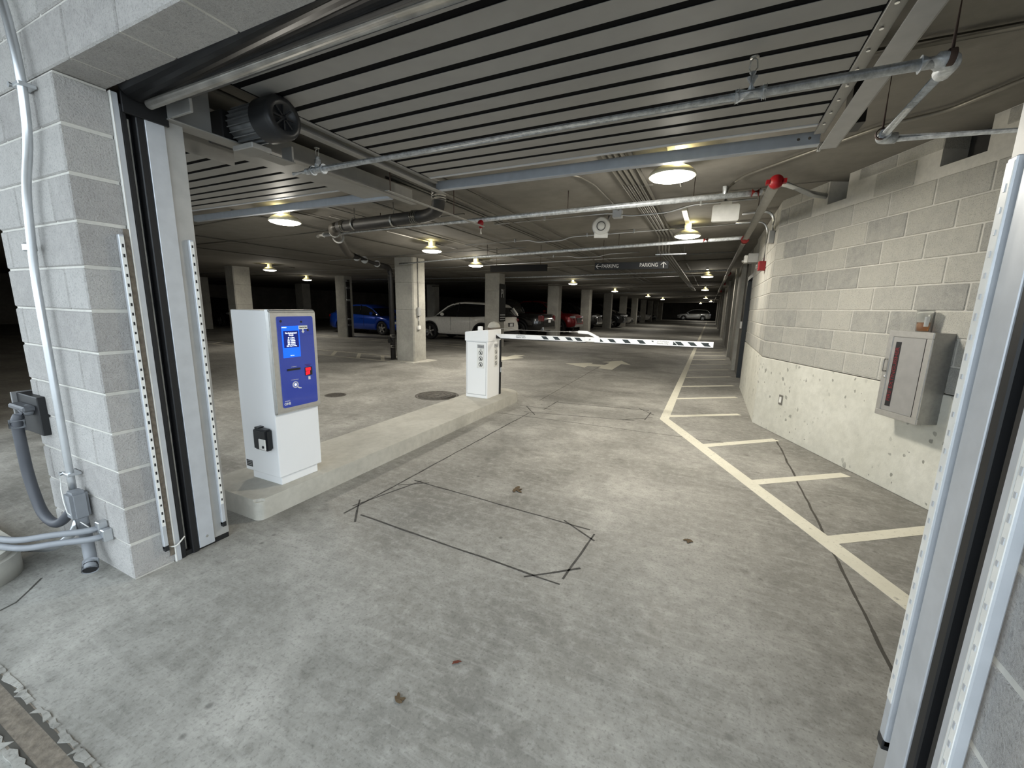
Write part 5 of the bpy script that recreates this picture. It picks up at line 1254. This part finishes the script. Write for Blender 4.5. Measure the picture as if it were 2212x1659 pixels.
        # dark wheel arch lip
        for xw in (xf, xb):
            bm = BM(); k_ = 14; pr_ = []
            for rad in (ra+0.045 if kind in ('suv', 'pickup') else ra+0.012, ra-0.01):
                pr_.append([Vector((xw+rad*math.cos(PI*i/k_), s_*(Wd/2+0.004), wr+rad*math.sin(PI*i/k_))) for i in range(k_+1)])
            A = [[bm.verts.new(v) for v in q] for q in pr_]; B = [[bm.verts.new(v-Vector((0, s_*0.10, 0))) for v in q] for q in pr_]
            for i in range(k_):
                bm.faces.new((A[0][i], A[0][i+1], A[1][i+1], A[1][i])); bm.faces.new((A[1][i], A[1][i+1], B[1][i+1], B[1][i])); bm.faces.new((A[0][i], A[0][i+1], B[0][i+1], B[0][i]))
            cp('arch_lip', bm, BLKP if kind in ('suv', 'pickup') else body)
            # wheel
            Mx = axisM((xw, s_*(Wd/2-0.19), wr), (0, s_, 0))
            bm = BM(); lathe(bm, [(wr*0.62, 0.0), (wr*0.97, 0.0), (wr, 0.03), (wr, 0.16), (wr*0.95, 0.19), (wr*0.70, 0.195), (wr*0.66, 0.17)], Mx, 28); wh = cp('tyre', bm, TYRE)
            bm = BM(); lathe(bm, [(0.0, 0.10), (wr*0.62, 0.10), (wr*0.68, 0.18), (wr*0.66, 0.185), (wr*0.60, 0.14)], Mx, 28); cp('wheel_dish', bm, RIMD, wh)
            for i in range(5):
                a = 2*PI*i/5+0.3
                bm = BM(); box(bm, 0.03, wr*0.66, -0.035, 0.035, 0.13, 0.172, Mx @ Matrix.Rotation(a, 4, 'Z')); cp('spoke', bm, rim or RIM, wh)
            bm = BM(); lathe(bm, [(0.055, 0.12), (0.05, 0.18), (0.0, 0.185)], Mx, 14); cp('hub_cap', bm, rim or RIM, wh)
        # lamps
        zh = lerp_prof(K['deck'], L/2-0.22); e = Wd/2*0.80
        bm = BM(); box(bm, L/2-0.34, L/2-0.025, s_*e*0.98-0.14, s_*e*0.98+0.10, zh-0.17, zh-0.05); bmesh.ops.bevel(bm, geom=list(bm.edges), offset=0.025, segments=2, affect='EDGES'); cp('headlamp', bm, HEADL)
        zt_ = lerp_prof(K['deck'], -L/2+0.1)
        hgt = 0.26 if kind == 'pickup' else 0.14
        bm = BM(); box(bm, -L/2-0.012, -L/2+0.25, s_*e*1.0-0.03, s_*e*1.0+0.10, zt_-0.06-hgt, zt_-0.06); bmesh.ops.bevel(bm, geom=list(bm.edges), offset=0.025, segments=2, affect='EDGES'); cp('tail_lamp', bm, TAIL)
    zg = lerp_prof(K['deck'], L/2-0.12)
    bm = BM(); box(bm, L/2-0.10, L/2+0.012, -Wd*0.24, Wd*0.24, zg-0.42, zg-0.12); bmesh.ops.bevel(bm, geom=list(bm.edges), offset=0.02, segments=1, affect='EDGES'); g_ = cp('grille', bm, BLKP)
    for i in range(4):
        z = zg-0.38+i*0.07; bm = BM(); box(bm, L/2, L/2+0.018, -Wd*0.22, Wd*0.22, z, z+0.018); cp('grille_bar', bm, CHROME if kind == 'pickup' else BLKM, g_)
    bm = BM(); box(bm, L/2-0.16, L/2+0.02, -Wd*0.40, Wd*0.40, K['sill']+0.02, K['sill']+0.20); bmesh.ops.bevel(bm, geom=list(bm.edges), offset=0.03, segments=2, affect='EDGES'); cp('front_bumper', bm, CHROME if kind == 'pickup' else BLKP)
    bm = BM(); box(bm, -L/2-0.03, -L/2+0.16, -Wd*0.41, Wd*0.41, K['sill']+0.02, K['sill']+0.20); bmesh.ops.bevel(bm, geom=list(bm.edges), offset=0.03, segments=2, affect='EDGES'); cp('rear_bumper', bm, CHROME if kind == 'pickup' else BLKP)
    bm = BM(); box(bm, -L/2-0.008, -L/2+0.02, -0.26, 0.26, zt_-0.40, zt_-0.24); cp('plate_recess', bm, BLKP)
    bm = BM(); box(bm, -L/2-0.014, -L/2, -0.15, 0.15, zt_-0.385, zt_-0.26); cp('licence_plate', bm, INKW)
    return t
car('sedan', 'blue sedan parked behind the column left of the nearest column', 'car', (-15.70, 16.2, 0), 0.0, 'sedan', paint('car_blue', srgb(18, 62, 160)))
car('sport_utility', 'white compact SUV parked behind the barrier cabinet', 'car', (-9.83, 15.85, 0), PI, 'suv', paint('car_white', g3(0.80, 0.78, 0.73), 0.0))
car('pickup_truck', 'black pickup truck showing its red tail lamp right of the P1 column', 'car', (-9.6, 18.55, 0), PI, 'pickup', paint('car_black', g3(0.004, 0.004, 0.0045), 0.0))
car('pickup_truck', 'red pickup truck parked nose out between two columns', 'car', (-9.55, 23.4, 0), 0.0, 'pickup', paint('car_red', srgb(130, 12, 20)))
car('pickup_truck', 'black truck parked nose out right of the red pickup', 'car', (-9.7, 28.9, 0), 0.0, 'pickup', paint('car_black', g3(0.004, 0.004, 0.0045), 0.0))
car('pickup_truck', 'black truck with bright chrome nose farther down the row', 'car', (-9.0, 35.0, 0), 0.0, 'pickup', paint('car_charcoal', g3(0.02, 0.02, 0.022)))
car('sedan', 'white sedan barely showing beside the chrome-nosed truck', 'car', (-9.1, 41.0, 0), 0.0, 'sedan', paint('car_white', g3(0.80, 0.78, 0.73), 0.0))
car('sport_utility', 'dark SUV hidden between far columns', 'car', (-9.3, 47.6, 0), 0.0, 'suv', paint('car_black', g3(0.004, 0.004, 0.0045), 0.0))
car('sport_utility', 'white van-like SUV between far columns', 'car', (-9.2, 53.5, 0), 0.0, 'crossover', paint('car_white', g3(0.80, 0.78, 0.73), 0.0))
car('sedan', 'dark sedan with bright headlamp at the end of the row', 'car', (-9.0, 60.0, 0), 0.0, 'sedan', paint('car_charcoal', g3(0.02, 0.02, 0.022)))
car('crossover', 'silver grey crossover crossing at the far end of the aisle', 'car', (-2.5, 73.6, 0), PI, 'crossover', paint('car_silver', g3(0.42, 0.43, 0.43)))
car('sport_utility', 'dark parked car in the shadow at the far left behind the door guide', 'car', (-27.0, 15.3, 0), 0.0, 'suv', paint('car_black', g3(0.004, 0.004, 0.0045), 0.0))
